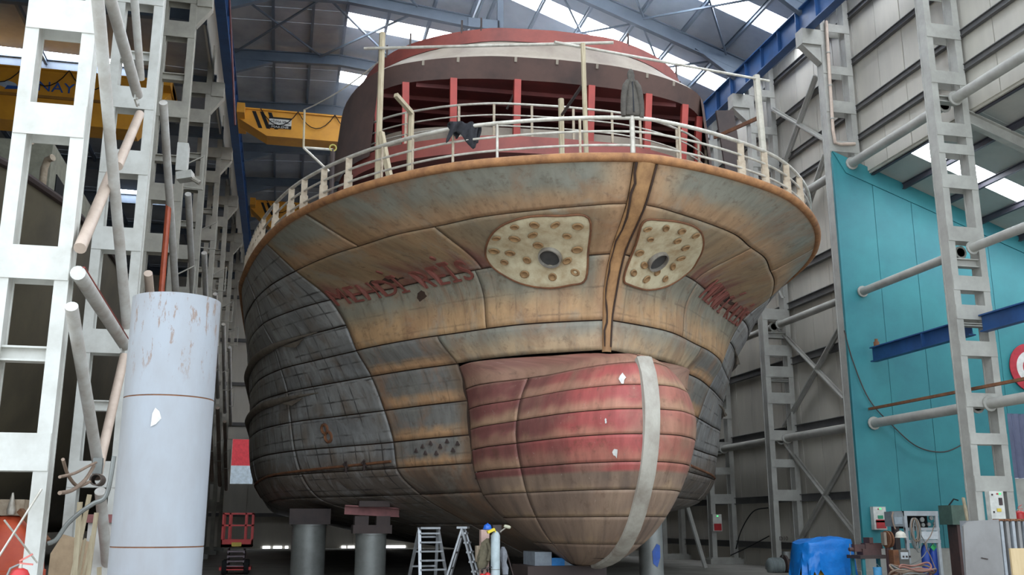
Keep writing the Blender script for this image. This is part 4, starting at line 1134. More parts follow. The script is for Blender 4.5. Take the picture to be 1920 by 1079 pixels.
sb = MB().box((a.x, CY-.04, b.z), (b.x, CY-.02, a.z)).build('sign_board', mat('sign_white', (214, 212, 206), .6), g)
MB().box((a.x, CY-.05, a.z-.1), (b.x, CY-.04, a.z)).build('sign_band', M_DARK, sb)
MB().box((a.x, CY-.05, b.z), (b.x, CY-.04, b.z+.18)).build('sign_band', M_DARK, sb)
flat_text('C\u0130VMA VIN\u00c7', a.x+.08, CY-.05, (a.z+b.z)/2-.02, .22, M_DARK, sb, width=b.x-a.x-.16)
flat_text('MAK\u0130NE', a.x+.15, CY-.06, b.z+.02, .17, mat('sign_white', (214, 212, 206)), sb, width=b.x-a.x-.3)
CY2 = 74.0
zt2, zb2 = atY(540, 381, CY2).z, atY(540, 430, CY2).z
crane(CY2, -3.3, 22.2, zt2, zb2, 1.4, 'second overhead crane in orange yellow, deep in the hall behind the ship', stripes=True)
# crane of the neighbouring bay
CY3 = 47.0
zt, zb = atY(110, 134, CY3).z, atY(110, 232, CY3).z
g = crane(CY3, -26, -6.1, zt, zb, 1.5, 'yellow overhead crane in the neighbouring bay with blue lettering')
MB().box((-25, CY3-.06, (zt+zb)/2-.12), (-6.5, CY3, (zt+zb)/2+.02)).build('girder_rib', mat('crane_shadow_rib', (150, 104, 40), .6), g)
M_LBLUE = mat('letter_blue', (40, 84, 160), .5)
a = atY(71, 170, CY3-.02); b = atY(140, 170, CY3-.02)
flat_text('NAY', a.x, CY3-.03, a.z, 1.05*(atY(100, 153, CY3).z-atY(100, 171, CY3).z)/.72, M_LBLUE, g, width=b.x-a.x)
a = atY(14, 158, CY3-.02)
MB().add([(a.x+.3*math.cos(t)*(1+.4*math.cos(2*t)), CY3-.02, a.z+.18*math.sin(t)) for t in np.linspace(0, 2*PI, 18)[:-1]], [tuple(range(17))]).build('logo', mat('logo_pale', (170, 184, 200), .6), g)
MB().prism([(a.x-.1, CY3-.03, a.z-.25), (a.x+.45, CY3-.03, a.z-.2), (a.x+.5, CY3-.03, a.z-.05), (a.x, CY3-.03, a.z-.05)], (0, .01, 0)).build('logo', M_LBLUE, g)
# red hoist rope line
o = MB().tube([atY(430, -10, 40), atY(436, 120, 40), atY(441, 235, 40)], .05, 6).build('conduit', mat('dark_red_conduit', (92, 46, 46), .6)); tag(o, 'dark red conduit hanging beside the white columns from the runway', 'conduit')

# ================================================================== LEFT ROW BRACES
PX_ = -4.17
lg = 'pale round bracing tubes between the first two white columns'
def ltube(a, b, r, m, label, ab=0.0, name='bracing_tube'):
    p, q = atX(*a, PX_+ab), atX(*b, PX_+ab)
    t = empty(name, p, label, 'brace', lg)
    MB().tube([p, q], r, 14).build('pipe', m, t, True)
    return t, p, q
ltube((178, -60), (238, 612), .125, M_TUBEP, 'longest pale bracing tube reaching down to the gusset by the pipe pile', .20)
t, p, q = ltube((196, -40), (258, 178), .135, M_TUBEP, 'thick pale bracing tube ending at the upper bolted gusset', .0)
MB().box((q.x-.04, q.y-.28, q.z-.25), (q.x, q.y+.22, q.z+.3)).build('gusset_plate', M_WHITE, t)
for dy, dz in ((-.22, -.2), (-.22, .24), (.16, -.2), (.16, .24)): MB().tube([(q.x, q.y+dy, q.z+dz), (q.x+.05, q.y+dy, q.z+dz)], .035, 6).build('bolt', M_GREYP, t)
ltube((249, -40), (264, 148), .10, M_TUBEP, 'slim upright tube hanging above the upper bolted gusset', .02)
ltube((262, 214), (221, 312), .115, M_TUBER, 'pinkish tube slanting down from the upper gusset')
ltube((208, 328), (150, 466), .125, M_TUBER, 'pinkish tube slanting down to the first white column')
t, p, q = ltube((146, 512), (234, 648), .15, M_TUBEP, 'pale tube with a red stripe slanting to the lower gusset')
MB().bar(p+Vector((.1, 0, .12)), q+Vector((.1, 0, .12)), .05, .03).build('red_stripe', mat('stripe_red', (140, 60, 50), .6), t)
MB().box((q.x-.06, q.y-.3, q.z-.25), (q.x-.02, q.y+.25, q.z+.3)).build('gusset_plate', M_WHITE, t)
ltube((233, 668), (181, 896), .115, M_TUBER, 'pinkish tube falling from the lower gusset to the open pipe joint', .08)
ltube((134, 575), (184, 872), .125, M_TUBEP, 'pale tube falling from the first white column to the open pipe joint', .08)
t, p, q = ltube((188, 922), (206, 1120), .13, M_TUBEP, 'pale tube standing upright under the open pipe joint', .08)
# open joint sleeve
c = atX(180, 893, PX_+.15); g = empty('pipe_joint', c, 'short pipe sleeve with an open dark mouth where two tubes meet', 'pipe', None)
mb = MB(); n = 16
for rr, yy in ((.1, .5), (.105, -.02), (.135, -.02), (.135, .55)):
    for j in range(n): a = 2*PI*j/n; mb.v.append((c.x+rr*math.cos(a), c.y+yy, c.z-.08+rr*math.sin(a)))
for r in range(3):
    for j in range(n): mb.f.append((r*n+j, r*n+(j+1) % n, (r+1)*n+(j+1) % n, (r+1)*n+j))
mb.build('sleeve', mat('pipe_bore', (92, 80, 72), .7), g, True)
MB().bar((c.x, c.y+.1, c.z+.05), (c.x, c.y+.1, c.z+.4), .2, .16).build('bracket', M_GALV2, g)
# same pattern further down the row
fg = 'bracing tubes deep in the white column row'
for i, (y0, y1) in enumerate(zip(LY[1:], LY[2:])):
    for k, (za, zb_) in enumerate(((14.5, 9.6), (9.0, 4.4))):
        o = MB().tube([(PX_, y0+.3, za), (PX_, y1-.3, zb_)], .13, 10).build('bracing_tube', M_TUBER if k == 1 else M_TUBEP, None, True)
        tag(o, 'round bracing tube slanting between white columns deeper in the hall', 'brace', fg)
# angled ledges on the inner faces (bright edges)
lgp = 'angled bracket plates on the deep white columns'
for y in LY[2:7]:
    for z in (6.5, 11.0, 15.5):
        o = MB().prism([(XL+.02, y-.25, z), (XL+.75, y-.25, z+.45), (XL+.75, y-.25, z+.5), (XL+.02, y-.25, z+.05)], (0, .06, 0)).prism([(XL+.70, y-.25, z-.9), (XL+.75, y-.25, z-.9), (XL+.75, y-.25, z+.45), (XL+.70, y-.25, z+.45)], (0, .06, 0)).prism([(XL+.02, y-.25, z-.9), (XL+.75, y-.25, z-.95), (XL+.75, y-.25, z-.9), (XL+.02, y-.25, z-.85)], (0, .06, 0)).build('ledge_bracket', M_WHITE_DIM)
        tag(o, 'thin white angle bracket on the hall side of a deep white column', 'bracket', lgp)
# orange red upright pipe on third column, flood lamp
a, b = atY(319, 349, 34), atY(300, 600, 34)
o = pole('red_pipe', a, Vector((b.x-.02, 34, FZ)), .10, mat('orange_pipe', (176, 82, 52), .5), 'orange-red upright pipe before the third white column', 'pipe')
p = atY(345, 320, 37); g = empty('flood_lamp', p, 'white flood lamp fixed to the side of a white column', 'lamp')
MB().box((p.x-.28, p.y-.3, p.z-.1), (p.x+.12, p.y+.3, p.z+1.0)).build('ballast_box', M_WHITE, g)
MB().bar(p+Vector((-.2, 0, -.3)), p+Vector((.35, -.1, -.2)), .5, .3).build('lamp_head', M_WHITE, g); MB().tube([p+Vector((.3, -.1, -.3)), p+Vector((.62, -.15, -.5))], .09, 8).build('snout', M_GALV, g)

# ================================================================== PIPE PILE
pc = (-1.98, 18.3); R_ = .76
g = empty('pipe_pile', (pc[0], pc[1], FZ), 'wide pale grey steel pipe pile standing upright by the white columns', 'pipe pile')
z1, z2, z3 = 5.62, 3.83, 1.33
def pile_mat():
    m = mat('pile_paint', (154, 158, 164), .5, c2=(140, 138, 138), scale=.8, stretch=(1, 1, .4))
    nt = m.node_tree; b = nt.nodes['Principled BSDF']; src = b.inputs['Base Color'].links[0].from_socket
    tc = nt.nodes.new('ShaderNodeTexCoord'); mp = nt.nodes.new('ShaderNodeMapping'); mp.inputs['Scale'].default_value = (9, 9, 2.2); nt.links.new(tc.outputs['Object'], mp.inputs[0])
    n = nt.nodes.new('ShaderNodeTexNoise'); n.inputs['Scale'].default_value = 1.0; n.inputs['Detail'].default_value = 9; n.inputs['Roughness'].default_value = .75; nt.links.new(mp.outputs[0], n.inputs[0])
    r = nt.nodes.new('ShaderNodeValToRGB'); r.color_ramp.elements[0].position = .565; r.color_ramp.elements[0].color = (0, 0, 0, 1); r.color_ramp.elements[1].position = .60; r.color_ramp.elements[1].color = (.8, .8, .8, 1); nt.links.new(n.outputs[0], r.inputs[0])
    sp = nt.nodes.new('ShaderNodeSeparateXYZ'); nt.links.new(tc.outputs['Object'], sp.inputs[0])
    mr = nt.nodes.new('ShaderNodeMapRange'); mr.inputs[1].default_value = 3.9+.1; mr.inputs[2].default_value = 4.5; nt.links.new(sp.outputs['Z'], mr.inputs[0])
    mu = nt.nodes.new('ShaderNodeMath'); mu.operation = 'MULTIPLY'; nt.links.new(r.outputs[0], mu.inputs[0]); nt.links.new(mr.outputs[0], mu.inputs[1])
    mx = nt.nodes.new('ShaderNodeMix'); mx.data_type = 'RGBA'; mx.inputs[7].default_value = (*lin((132, 108, 92)), 1); nt.links.new(mu.outputs[0], mx.inputs[0]); nt.links.new(src, mx.inputs[6]); nt.links.new(mx.outputs[2], b.inputs['Base Color'])
    return m
pm = pile_mat()
for (a, b) in ((z2, z1), (z3, z2), (FZ, z3)):
    # the object keeps world height in its coordinates (drives where the flaking is)
    o = MB().lathe([(R_-.03, a+.008), (R_, a+.012), (R_, b-.012), (R_-.03, b-.008)] if b != z1 else [(R_-.03, a+.008), (R_, a+.012), (R_, b), (R_-.035, b), (R_-.035, a+.02)], (pc[0], pc[1], 0), 56, cap=False).build('pipe_section', pm, g, True)
MB().lathe([(R_-.03, -.03), (R_-.008, -.012), (R_-.008, .012), (R_-.03, .03)], (pc[0], pc[1], z2), 48, cap=False).build('weld_ring', M_RUST, g, True)
MB().lathe([(R_-.03, -.03), (R_-.008, -.012), (R_-.008, .012), (R_-.03, .03)], (pc[0], pc[1], z3), 48, cap=False).build('weld_ring', M_RUST, g, True)
c = Vector((pc[0]-.12, pc[1]-R_-.004, 3.45)); MB().prism([c+Vector(v) for v in ((-.06, 0, -.16), (.02, 0, -.12), (.1, .006, -.02), (.06, .003, .1), (-.01, 0, .16), (-.05, 0, .06))], (0, -.004, 0)).build('paint_patch', M_CHALK, g)

# ================================================================== NEIGHBOUR HULL
M_OLIVE = mat('olive_hull', (92, 84, 66), .6, c2=(70, 64, 52), scale=.5)
g = empty('neighbour_hull', (-12, 45, FZ), 'dark olive ship hull in the next bay behind the first white columns', 'ship')
ysn = [26, 27.5, 30, 33, 37, 42, 50, 60, 80]; bn = [.4, 2.2, 4.2, 5.6, 6.6, 7.0, 7.1, 7.1, 7.1]; secs = [(12.9, 1.0), (12.0, .985), (9, .93), (6, .88), (3.5, .8), (2.0, .6), (1.2, .1)]
for s_ in (-1, 1):
    mb = MB()
    for z, k in secs:
        for y, b in zip(ysn, bn): mb.v.append((-14.6+s_*b*k*(1 if y > 31 else (.7+.3*(z-1.2)/11.7)), y+(12.9-z)*.12, z))
    W = len(ysn)
    for j in range(len(secs)-1):
        for i in range(W-1): q = (j*W+i, j*W+i+1, (j+1)*W+i+1, (j+1)*W+i); mb.f.append(q)
    mb.build('hull_side', M_OLIVE, g, True)
mb = MB()
for y, b in zip(ysn, bn): mb.v += [(-14.6-b, y, 12.88), (-14.6+b, y, 12.88)]
for i in range(len(ysn)-1): mb.f.append((2*i, 2*i+1, 2*i+3, 2*i+2))
mb.build('deck', M_DBROWN, g)
MB().tube([(-14.6+b, y, 12.95) for y, b in zip(ysn, bn)], .16, 8).build('gunwale_roll', M_DBROWN, g, True)
for y in (34.5, 36.0):
    x = -14.6+float(np.interp(y, ysn, bn))-.5; MB().tube([(x, y, 12.9), (x, y, 14.0), (x+.1, y-.1, 14.3), (x+.3, y-.25, 14.35)], .13, 10).build('vent_pipe', M_STAN, g, True)
MB().box((-19, 40, 12.9), (-9.5, 60, 16.5)).build('deckhouse', mat('house_cream', (150, 148, 130), .6), g)
for k in range(5): MB().box((-9.52, 41+k*3.4, 14.2), (-9.46, 42.4+k*3.4, 15.5)).build('house_window', M_DARK, g)
for i in range(5):
    MB().box((-15.3+i*.02, 28.6+.5*i, 12.9), (-11.5, 28.7+.5*i, 14.4+.2*i)).build('bulwark_frame', M_CLOTH, g)
# hull props
for (x, y) in ((-12, 31), (-16, 31), (-11, 45), (-17, 45)):
    MB().box((x-.5, y-.5, FZ), (x+.5, y+.5, 1.25 if abs(x+14.6) < 3 else 2.1)).build('keel_block', M_WOOD, g)

# ================================================================== UNDER THE SHIP
pgp = 'steel props under the hull'
def prop(px, ptop, Y, r, label, cap):
    c = atY(px, ptop, Y); g = empty('steel_prop', (c.x, Y, FZ), label, 'prop', pgp)
    MB().lathe([(r, 0), (r, c.z-FZ-.06), (r*1.06, c.z-FZ-.06), (r*1.06, c.z-FZ)], (c.x, Y, FZ), 32).build('pipe', M_GALV2, g, True)
    if cap:
        z = c.z
        MB().box((c.x-r*1.25, Y-r*.9, z), (c.x+r*1.25, Y+r*.9, z+.3)).build('timber_block', M_DBROWN, g)
        for s_ in (-1, 1): MB().box((c.x+s_*r*.7-.25, Y-.4, z+.3), (c.x+s_*r*.7+.25, Y+.4, z+.62)).build('wedge', M_DBROWN, g)
        MB().ibeam((c.x-1.05*r*1.7, Y, z+.85), (c.x+1.05*r*1.7, Y, z+.75), .35, .34, .05).build('red_cross_beam', mat('faded_red', (136, 82, 80), .6), g)
        MB().box((c.x-r*.9, Y-.4, z+.95), (c.x+r*1.1, Y+.4, z+1.16)).build('timber_block', M_DBROWN, g)
    else: MB().box((c.x-r*1.2, Y-r*.9, c.z), (c.x+r*1.2, Y+r*.9, c.z+.6)).build('timber_block', M_DBROWN, g)
    return g
prop(696, 1001, 37.5, .56, 'fat steel prop topped by timber wedges and a faded red beam', True)
prop(580, 984, 41.0, .66, 'dark fat steel prop with plain timber on top, under the bilge', False)
prop(1218, 955, 33.5, .42, 'pipe prop with a blue paint patch, behind the red bulb', False)
c = atY(1221, 1040, 33.5); MB().prism([(c.x-.1, c.y-.435, c.z-.3), (c.x+.05, c.y-.44, c.z-.42), (c.x+.17, c.y-.42, c.z-.1), (c.x+.17, c.y-.42, c.z+.3), (c.x+.05, c.y-.44, c.z+.36), (c.x-.12, c.y-.43, c.z+.1)], (0, .01, 0))
o = [x for x in bpy.data.objects if x.name.startswith('steel_prop')][-1]
MB().prism([(c.x-.1, c.y-.435, c.z-.3), (c.x+.05, c.y-.44, c.z-.42), (c.x+.17, c.y-.42, c.z-.1), (c.x+.17, c.y-.42, c.z+.3), (c.x+.05, c.y-.44, c.z+.36), (c.x-.12, c.y-.43, c.z+.1)], (0, .01, 0)).build('blue_patch', mat('patch_blue', (36, 84, 170), .5), o)
pole('steel_prop', (atY(1320, 1000, 47).x, 47, FZ), Vector((atY(1320, 1000, 47).x-.6, 47.5, 2.5)), .12, M_GREYP, 'thin slanting prop in the shade under the far side of the hull', 'prop')
# keel block under the bulb
g = empty('keel_block', (AX, 31.2, FZ), 'grey and blue keel block stack under the red bulb', 'block')
a = atY(994, 1035, 31); b = atY(1025, 1060, 31); c = atY(1048, 1060, 31); d = atY(1075, 1060, 31)
MB().box((a.x, 30.4, b.z), (b.x, 31.9, a.z)).build('grey_block', mat('block_grey', (150, 158, 166), .7), g)
MB().box((b.x, 30.35, b.z), (c.x, 31.9, a.z-.18)).build('blue_block', mat('block_blue', (44, 130, 200), .6), g)
MB().box((c.x, 30.4, b.z), (d.x+.4, 31.9, a.z-.2)).build('grey_block', mat('block_grey', (150, 158, 166), .7), g)
MB().box((a.x-.3, 30.1, FZ), (d.x+.8, 32.2, b.z)).build('timber_base', M_DBROWN, g)

# step ladders
def stepladder(cx, Y, h, w, spread, label, rot=0.0, m=None):
    g = empty('step_ladder', (cx, Y, FZ), label, 'ladder', 'aluminium step ladders under the hull')
    m = m or mat('aluminium', (168, 170, 172), .4, metal=.6)
    R = Matrix.Rotation(rot, 3, 'Z')
    def T(x, y, z): v = R @ Vector((x, y, 0)); return Vector((cx+v.x, Y+v.y, FZ+z))
    for fs, cnt in ((-1, 7), (1, 4)):
        for s_ in (-1, 1): MB().bar(T(s_*w*.5, fs*spread, 0), T(s_*w*.32, 0, h), .09, .05).build('rail', m, g)
        for i in range(1, cnt+1):
            t = i/(cnt+.6); ww = w*(.5-.18*t); MB().bar(T(-ww, fs*spread*(1-t), h*t), T(ww, fs*spread*(1-t), h*t), .14 if fs < 0 else .05, .05).build('step' if fs < 0 else 'brace', m, g)
    MB().bar(T(-w*.34, 0, h), T(w*.34, 0, h), .3, .06).build('top_cap', m, g)
    return g
stepladder(atY(803, 1040, 30.6).x, 30.6, atY(803, 991, 30.6).z-FZ, .95, .6, 'open aluminium step ladder standing square to the hall mouth', .25)
stepladder(atY(868, 1040, 29).x, 29.0, atY(868, 990, 29).z-FZ, .85, .6, 'aluminium step ladder turned side on next to the welding gear', 1.25)

# welding station
Y0 = 27.0
M_OLV = mat('olive_coat', (104, 96, 76), .9, c2=(78, 72, 58), scale=5, bump=.5, bscale=10)
g = empty('gas_cylinder', (atY(929, 1040, Y0).x, Y0, FZ), 'tall pale gas cylinder standing among hung coats under the bulb', 'gas cylinder')
c = atY(929, 1003, Y0); r_ = .125
MB().lathe([(r_, 0), (r_, c.z-FZ-.06), (r_*.96, c.z-FZ-.02), (r_*.75, c.z-FZ+.04), (r_*.3, c.z-FZ+.09)], (c.x, Y0, FZ), 24).build('body', mat('cylinder_pale', (178, 190, 192), .45), g, True)
MB().lathe([(r_+.006, 0), (r_+.006, .02)], (c.x, Y0, atY(929, 1069, Y0).z), 24).build('seam_ring', M_GALV2, g)
g = empty('tool_stand', (atY(912, 1040, Y0+.5).x, Y0+.5, FZ), 'pinkish boxy tool stand behind the gas cylinder with a lamp arm', 'stand')
a, b = atY(901, 994, Y0+.5), atY(916, 1026, Y0+.5); MB().box((a.x, Y0+.4, FZ), (b.x, Y0+.65, a.z)).build('post', mat('pink_primer', (196, 164, 152), .7), g)
a, b = atY(892, 1024, Y0+.5), atY(901, 1054, Y0+.5); MB().box((a.x, Y0+.38, b.z), (b.x+.05, Y0+.6, a.z)).build('side_box', M_STAN, g)
a, b = atY(923, 985, Y0+.5), atY(939, 1000, Y0+.5); MB().box((a.x, Y0+.4, b.z), (b.x, Y0+.7, a.z)).build('wire_feeder', M_DBROWN, g)
p, q = atY(938, 998, Y0+.4), atY(951, 988, Y0+.3); MB().tube([p, q], .02, 6).build('lamp_arm', M_GALV, g)
q0, q1 = atY(945, 987, Y0+.3), atY(957, 990, Y0+.3); MB().tube([q0, q0.lerp(q1, .2), q1.lerp(q0, .2), q1], [.03, .05, .05, .035], 10).build('lamp_head', mat('lamp_cream', (196, 192, 166), .6), g, True)
def helmet(px, py, Y, r, m, label, rest):
    c = atY(px, py, Y); g = empty('hard_hat', c, label, 'helmet')
    MB().lathe([(r*1.0, 0), (r*.98, r*.35), (r*.85, r*.75), (r*.55, r*1.02), (r*.2, r*1.12), (.003, r*1.14)], (c.x, c.y, c.z), 20).build('shell', m, g, True)
    MB().lathe([(r*.98, -.012), (r*1.16, -.02), (r*1.16, 0), (r*.98, .012)], (c.x, c.y-.02, c.z), 20, cap=False).build('brim', m, g, True)
    MB().tube([(c.x, c.y+r*math.cos(t), c.z+r*1.08*math.sin(t)+.02) for t in np.linspace(.5, PI-.5, 9)], .016, 6).build('ridge', m, g, True)
    return g
helmet(914, 992, Y0+.5, .115, mat('helmet_blue', (44, 110, 214), .35), 'blue hard hat resting on top of the pinkish tool stand', None)
o = empty('welding_visor', atY(921, 996, Y0), 'small yellow visor slanting against the top of the gas cylinder', 'visor')
a, b = atY(914, 999, Y0-.05), atY(927, 993, Y0-.05); MB().bar(a, b, .16, .07).bar(b, b+Vector((.05, 0, -.14)), .05, .03).build('shield', mat('visor_yellow', (232, 206, 44), .5), o)
def coat(pts, wid, m, label, name='hung_coat'):
    g = empty(name, Vector(pts[-1]), label, 'coat'); mb = MB(); n = 16
    for i, (p, (rx, ry)) in enumerate(zip(pts, wid)):
        for j in range(n):
            a = 2*PI*j/n; k = 1+.14*math.sin(4*a+i)+.08*math.sin(7*a-i*2); mb.v.append((p[0]+rx*k*math.cos(a), p[1]+ry*k*math.sin(a), p[2]))
    for i in range(len(pts)-1):
        for j in range(n): mb.f.append((i*n+j, (i+1)*n+j, (i+1)*n+(j+1) % n, i*n+(j+1) % n))
    mb.f.append(tuple(range(n))); mb.f.append(tuple((len(pts)-1)*n+j for j in reversed(range(n))))
    mb.build('cloth_body', m, g, True); return g
P_ = [atY(x, y, Y0+.2) for x, y in ((915, 1010), (912, 1018), (910, 1030), (907, 1045), (904, 1058), (903, 1068))]
g = coat(P_, [(.04, .03), (.12, .08), (.14, .1), (.16, .1), (.15, .09), (.10, .06)], M_OLV, 'olive work coat hung from the tool stand beside the gas cylinder')
MB().tube([P_[1]+Vector((.02, -.1, 0)), P_[2]+Vector((.12, -.12, -.05)), P_[3]+Vector((.1, -.1, -.1))], [.05, .06, .05], 10).build('sleeve', M_OLV, g, True)
P_ = [atY(x, y, Y0+.3) for x, y in ((943, 1026), (944, 1034), (944, 1045), (944, 1056), (946, 1066), (947, 1078))]
coat(P_, [(.04, .04), (.09, .07), (.1, .08), (.08, .07), (.1, .08), (.09, .08)], mat('grey_overall', (132, 134, 140), .9, scale=4, bump=.4), 'grey overalls hung on the far side of the gas cylinder')
c = atY(946, 1060, Y0+.5); o = pole('hose_drop', atY(951, 1040, Y0+.6), atY(962, 1079, Y0+.6), .018, M_DBROWN, 'thin dark hose drooping behind the grey overalls', 'hose')
for (x, y, lab) in ((914, 1074, 'red fire extinguisher at the foot of the gas cylinder'), (904, 1076, 'red fire extinguisher under the olive work coat')):
    c = atY(x, y, Y0-.1); g = empty('fire_extinguisher', (c.x, Y0-.1, FZ), lab, 'extinguisher'); h = c.z-FZ
    MB().lathe([(.09, 0), (.1, .02), (.1, h-.1), (.07, h-.03), (.03, h)], (c.x, Y0-.1, FZ), 18).build('body', mat('extinguisher_red', (190, 40, 40), .35), g, True)
    MB().lathe([(.025, 0), (.025, .05), (.04, .05), (.04, .08)], (c.x, Y0-.1, FZ+h), 12).build('valve', M_DARK, g); MB().bar((c.x-.02, Y0-.1, FZ+h+.1), (c.x+.12, Y0-.1, FZ+h+.14), .03, .02).build('handle', M_DARK, g)

# scissor lift
LY_ = 46.0; M_LRED = mat('lift_red', (200, 44, 40), .45, c2=(170, 36, 36), scale=2)
c = atY(446, 1000, LY_); g = empty('scissor_lift', (c.x, LY_, FZ), 'red scissor lift with caged platform beside the white columns', 'scissor lift')
def bz(y): return atY(446, y, LY_).z
x0, x1 = atY(417, 1000, LY_).x, atY(475, 1000, LY_).x; d_ = 1.6
zt_, zp, zb_ = bz(963), bz(1012), bz(1026)
MB().box((x0, LY_-d_/2, zb_), (x1, LY_+d_/2, zb_+.12)).box((x0, LY_-d_/2, zb_), (x1, LY_-d_/2+.05, zp)).box((x0, LY_-d_/2, zb_), (x0+.05, LY_+d_/2, zp)).box((x1-.05, LY_-d_/2, zb_), (x1, LY_+d_/2, zp)).box((x0, LY_+d_/2-.05, zb_), (x1, LY_+d_/2, zp)).build('platform', M_LRED, g)
for yy in (LY_-d_/2, LY_+d_/2-.06):
    for z in (zt_-.06, (zt_+zp)/2): MB().box((x0, yy, z), (x1, yy+.06, z+.07)).build('guard_rail', M_LRED, g)
    for x in (x0, x0+.28, x1-.36, x1-.08): MB().box((x, yy, zp), (x+.08, yy+.06, zt_)).build('guard_post', M_LRED, g)
for x in (x0, x1-.06): MB().box((x, LY_-d_/2, zt_-.06), (x+.06, LY_+d_/2, zt_)).build('guard_rail', M_LRED, g)
MB().box((x0+.45, LY_-d_/2-.02, zb_+.03), (x1-.45, LY_-d_/2, zb_+.2)).build('warning_label', mat('label_yellow', (210, 180, 60), .5), g)
M_SCI = mat('scissor_grey', (128, 110, 116), .5)
zl = bz(1062)
for i in range(4):
    za = zl+(zb_-zl)*i/4; zc_ = zl+(zb_-zl)*(i+1)/4
    for s_ in (-1, 1):
        xx = (x0+x1)/2+s_*.33
        MB().bar((xx, LY_-.7, za), (xx, LY_+.7, zc_), .06, .1).build('scissor_arm', M_SCI, g); MB().bar((xx, LY_+.7, za), (xx, LY_-.7, zc_), .06, .1).build('scissor_arm', M_SCI, g)
    MB().bar(((x0+x1)/2-.36, LY_-.7, za+.02), ((x0+x1)/2+.36, LY_-.7, za+.02), .05, .06).build('cross_pin', M_SCI, g)
MB().box((x0+.1, LY_-.8, FZ+.25), (x1-.1, LY_+.8, zl)).box((x0, LY_-.8, zl-.15), (x1, LY_+.8, zl-.02)).build('chassis', M_LRED, g)
for xx in (x0+.1, x1-.3):
    for yy in (LY_-.6, LY_+.6): MB().lathe([(.28, 0), (.3, .04), (.3, .16), (.28, .2)], (xx, yy, FZ+.3), 16, axis='x').build('wheel', M_DARK, g, True)

# ---- bottom left corner
g = empty('orange_tank', (atY(20, 1010, 26).x, 26, FZ), 'rounded orange-red tank behind the first white column', 'tank')
c = atY(14, 1010, 26); zt_ = atY(14, 966, 26).z; M_ORT = mat('tank_orange', (206, 88, 48), .5, c2=(172, 62, 42), scale=1.2)
h = zt_-FZ
MB().lathe([(.55, 0), (.78, .2), (.86, .5), (.86, h*.45), (.80, h*.7), (.62, h*.88), (.3, h*.98), (.1, h)], (c.x, 26, FZ), 32).build('body', M_ORT, g, True)
MB().lathe([(.87, -.1), (.90, -.08), (.90, .08), (.87, .1)], (c.x, 26, FZ+h*.42), 32, cap=False).build('band', M_ORT, g, True)
MB().box((c.x-.25, 25.7, FZ+h-.02), (c.x+.35, 26.3, FZ+h+.35)).build('top_valve_box', M_STAN, g); MB().lathe([(.08, 0), (.1, .1), (.05, .35), (.02, .5)], (c.x+.1, 25.6, FZ+h), 12).build('valve', M_GALV, g, True)
MB().bar((c.x+.3, 25.6, FZ+h+.1), (c.x+1.0, 25.4, FZ+h-.6), .16, .12).build('arm', M_RUST, g)
def extinguisher(px, py, Y, r, label):
    c = atY(px, py, Y); g = empty('fire_extinguisher', (c.x, Y, FZ), label, 'extinguisher'); h = c.z-FZ
    MB().lathe([(r*.9, 0), (r, .02), (r, h-.12), (r*.7, h-.03), (r*.3, h)], (c.x, Y, FZ), 20).build('body', mat('extinguisher_red', (190, 40, 40), .35), g, True)
    MB().lathe([(.03, 0), (.03, .06)], (c.x, Y, FZ+h), 12).build('valve', M_GALV, g)
    MB().bar((c.x-.02, Y, FZ+h+.07), (c.x+.17, Y, FZ+h+.05), .03, .025).build('handle', mat('handle_pink', (214, 120, 110), .4), g); MB().bar((c.x-.02, Y, FZ+h+.1), (c.x+.15, Y, FZ+h+.2), .03, .025).build('lever', mat('handle_pink', (214, 120, 110), .4), g)
    MB().tube([(c.x-.02, Y-.02, FZ+h+.05), (c.x-.12, Y-.06, FZ+h), (c.x-r-.06, Y-.08, FZ+h*.8), (c.x-r-.05, Y-.06, FZ+h*.4)], .018, 8).build('hose', M_GALV2, g, True)
    return g
ext = extinguisher(38, 1066, 16.5, .15, 'red fire extinguisher before the orange tank by the first white column')
ext_z = atY(38, 1066, 16.5).z
pole('thin_rod', atY(-12, 1060, 19.6), atY(78, 918, 20.4), .02, M_GALV, 'long thin white rod leaning against the first white column', 'rod')
pole('thin_rod', atY(8, 976, 20.0), atY(70, 1056, 20.4), .018, M_GALV, 'shorter thin white rod crossing the long one before the orange tank', 'rod')
p = atY(118, 1030, 23.4); o = MB().prism([(p.x-.25, 23.4, FZ), (p.x+.45, 23.7, FZ), (p.x+.5, 23.8, p.z+.12), (p.x-.05, 23.5, p.z+.3), (p.x-.25, 23.45, p.z-.1)], (0, .06, 0)).build('cardboard_sheet', mat('cardboard', (168, 144, 116), .9, c2=(140, 118, 94))); tag(o, 'torn brown cardboard sheet propped behind the first white column', 'cardboard')
tg = 'rough timber offcuts propped by the pipe pile'
for i, (a, b, w) in enumerate((((150, 942), (138, 1110), .10), ((168, 928), (128, 1120), .09), ((181, 962), (160, 1120), .09), ((160, 1010), (142, 1110), .05), ((172, 1005), (150, 1110), .05), ((186, 1064), (186, 1120), .09))):
    Y = 22.5+.25*i; p, q = atY(*a, Y), atY(*b, Y); k = (p.z-FZ)/(p.z-q.z); q = p+(q-p)*k
    o = MB().bar(q, p, w, w*.5, (0, 1, 0)).build('timber_offcut', M_WOOD); tag(o, 'rough thin timber offcut propped upright between column and pipe pile', 'timber', tg)
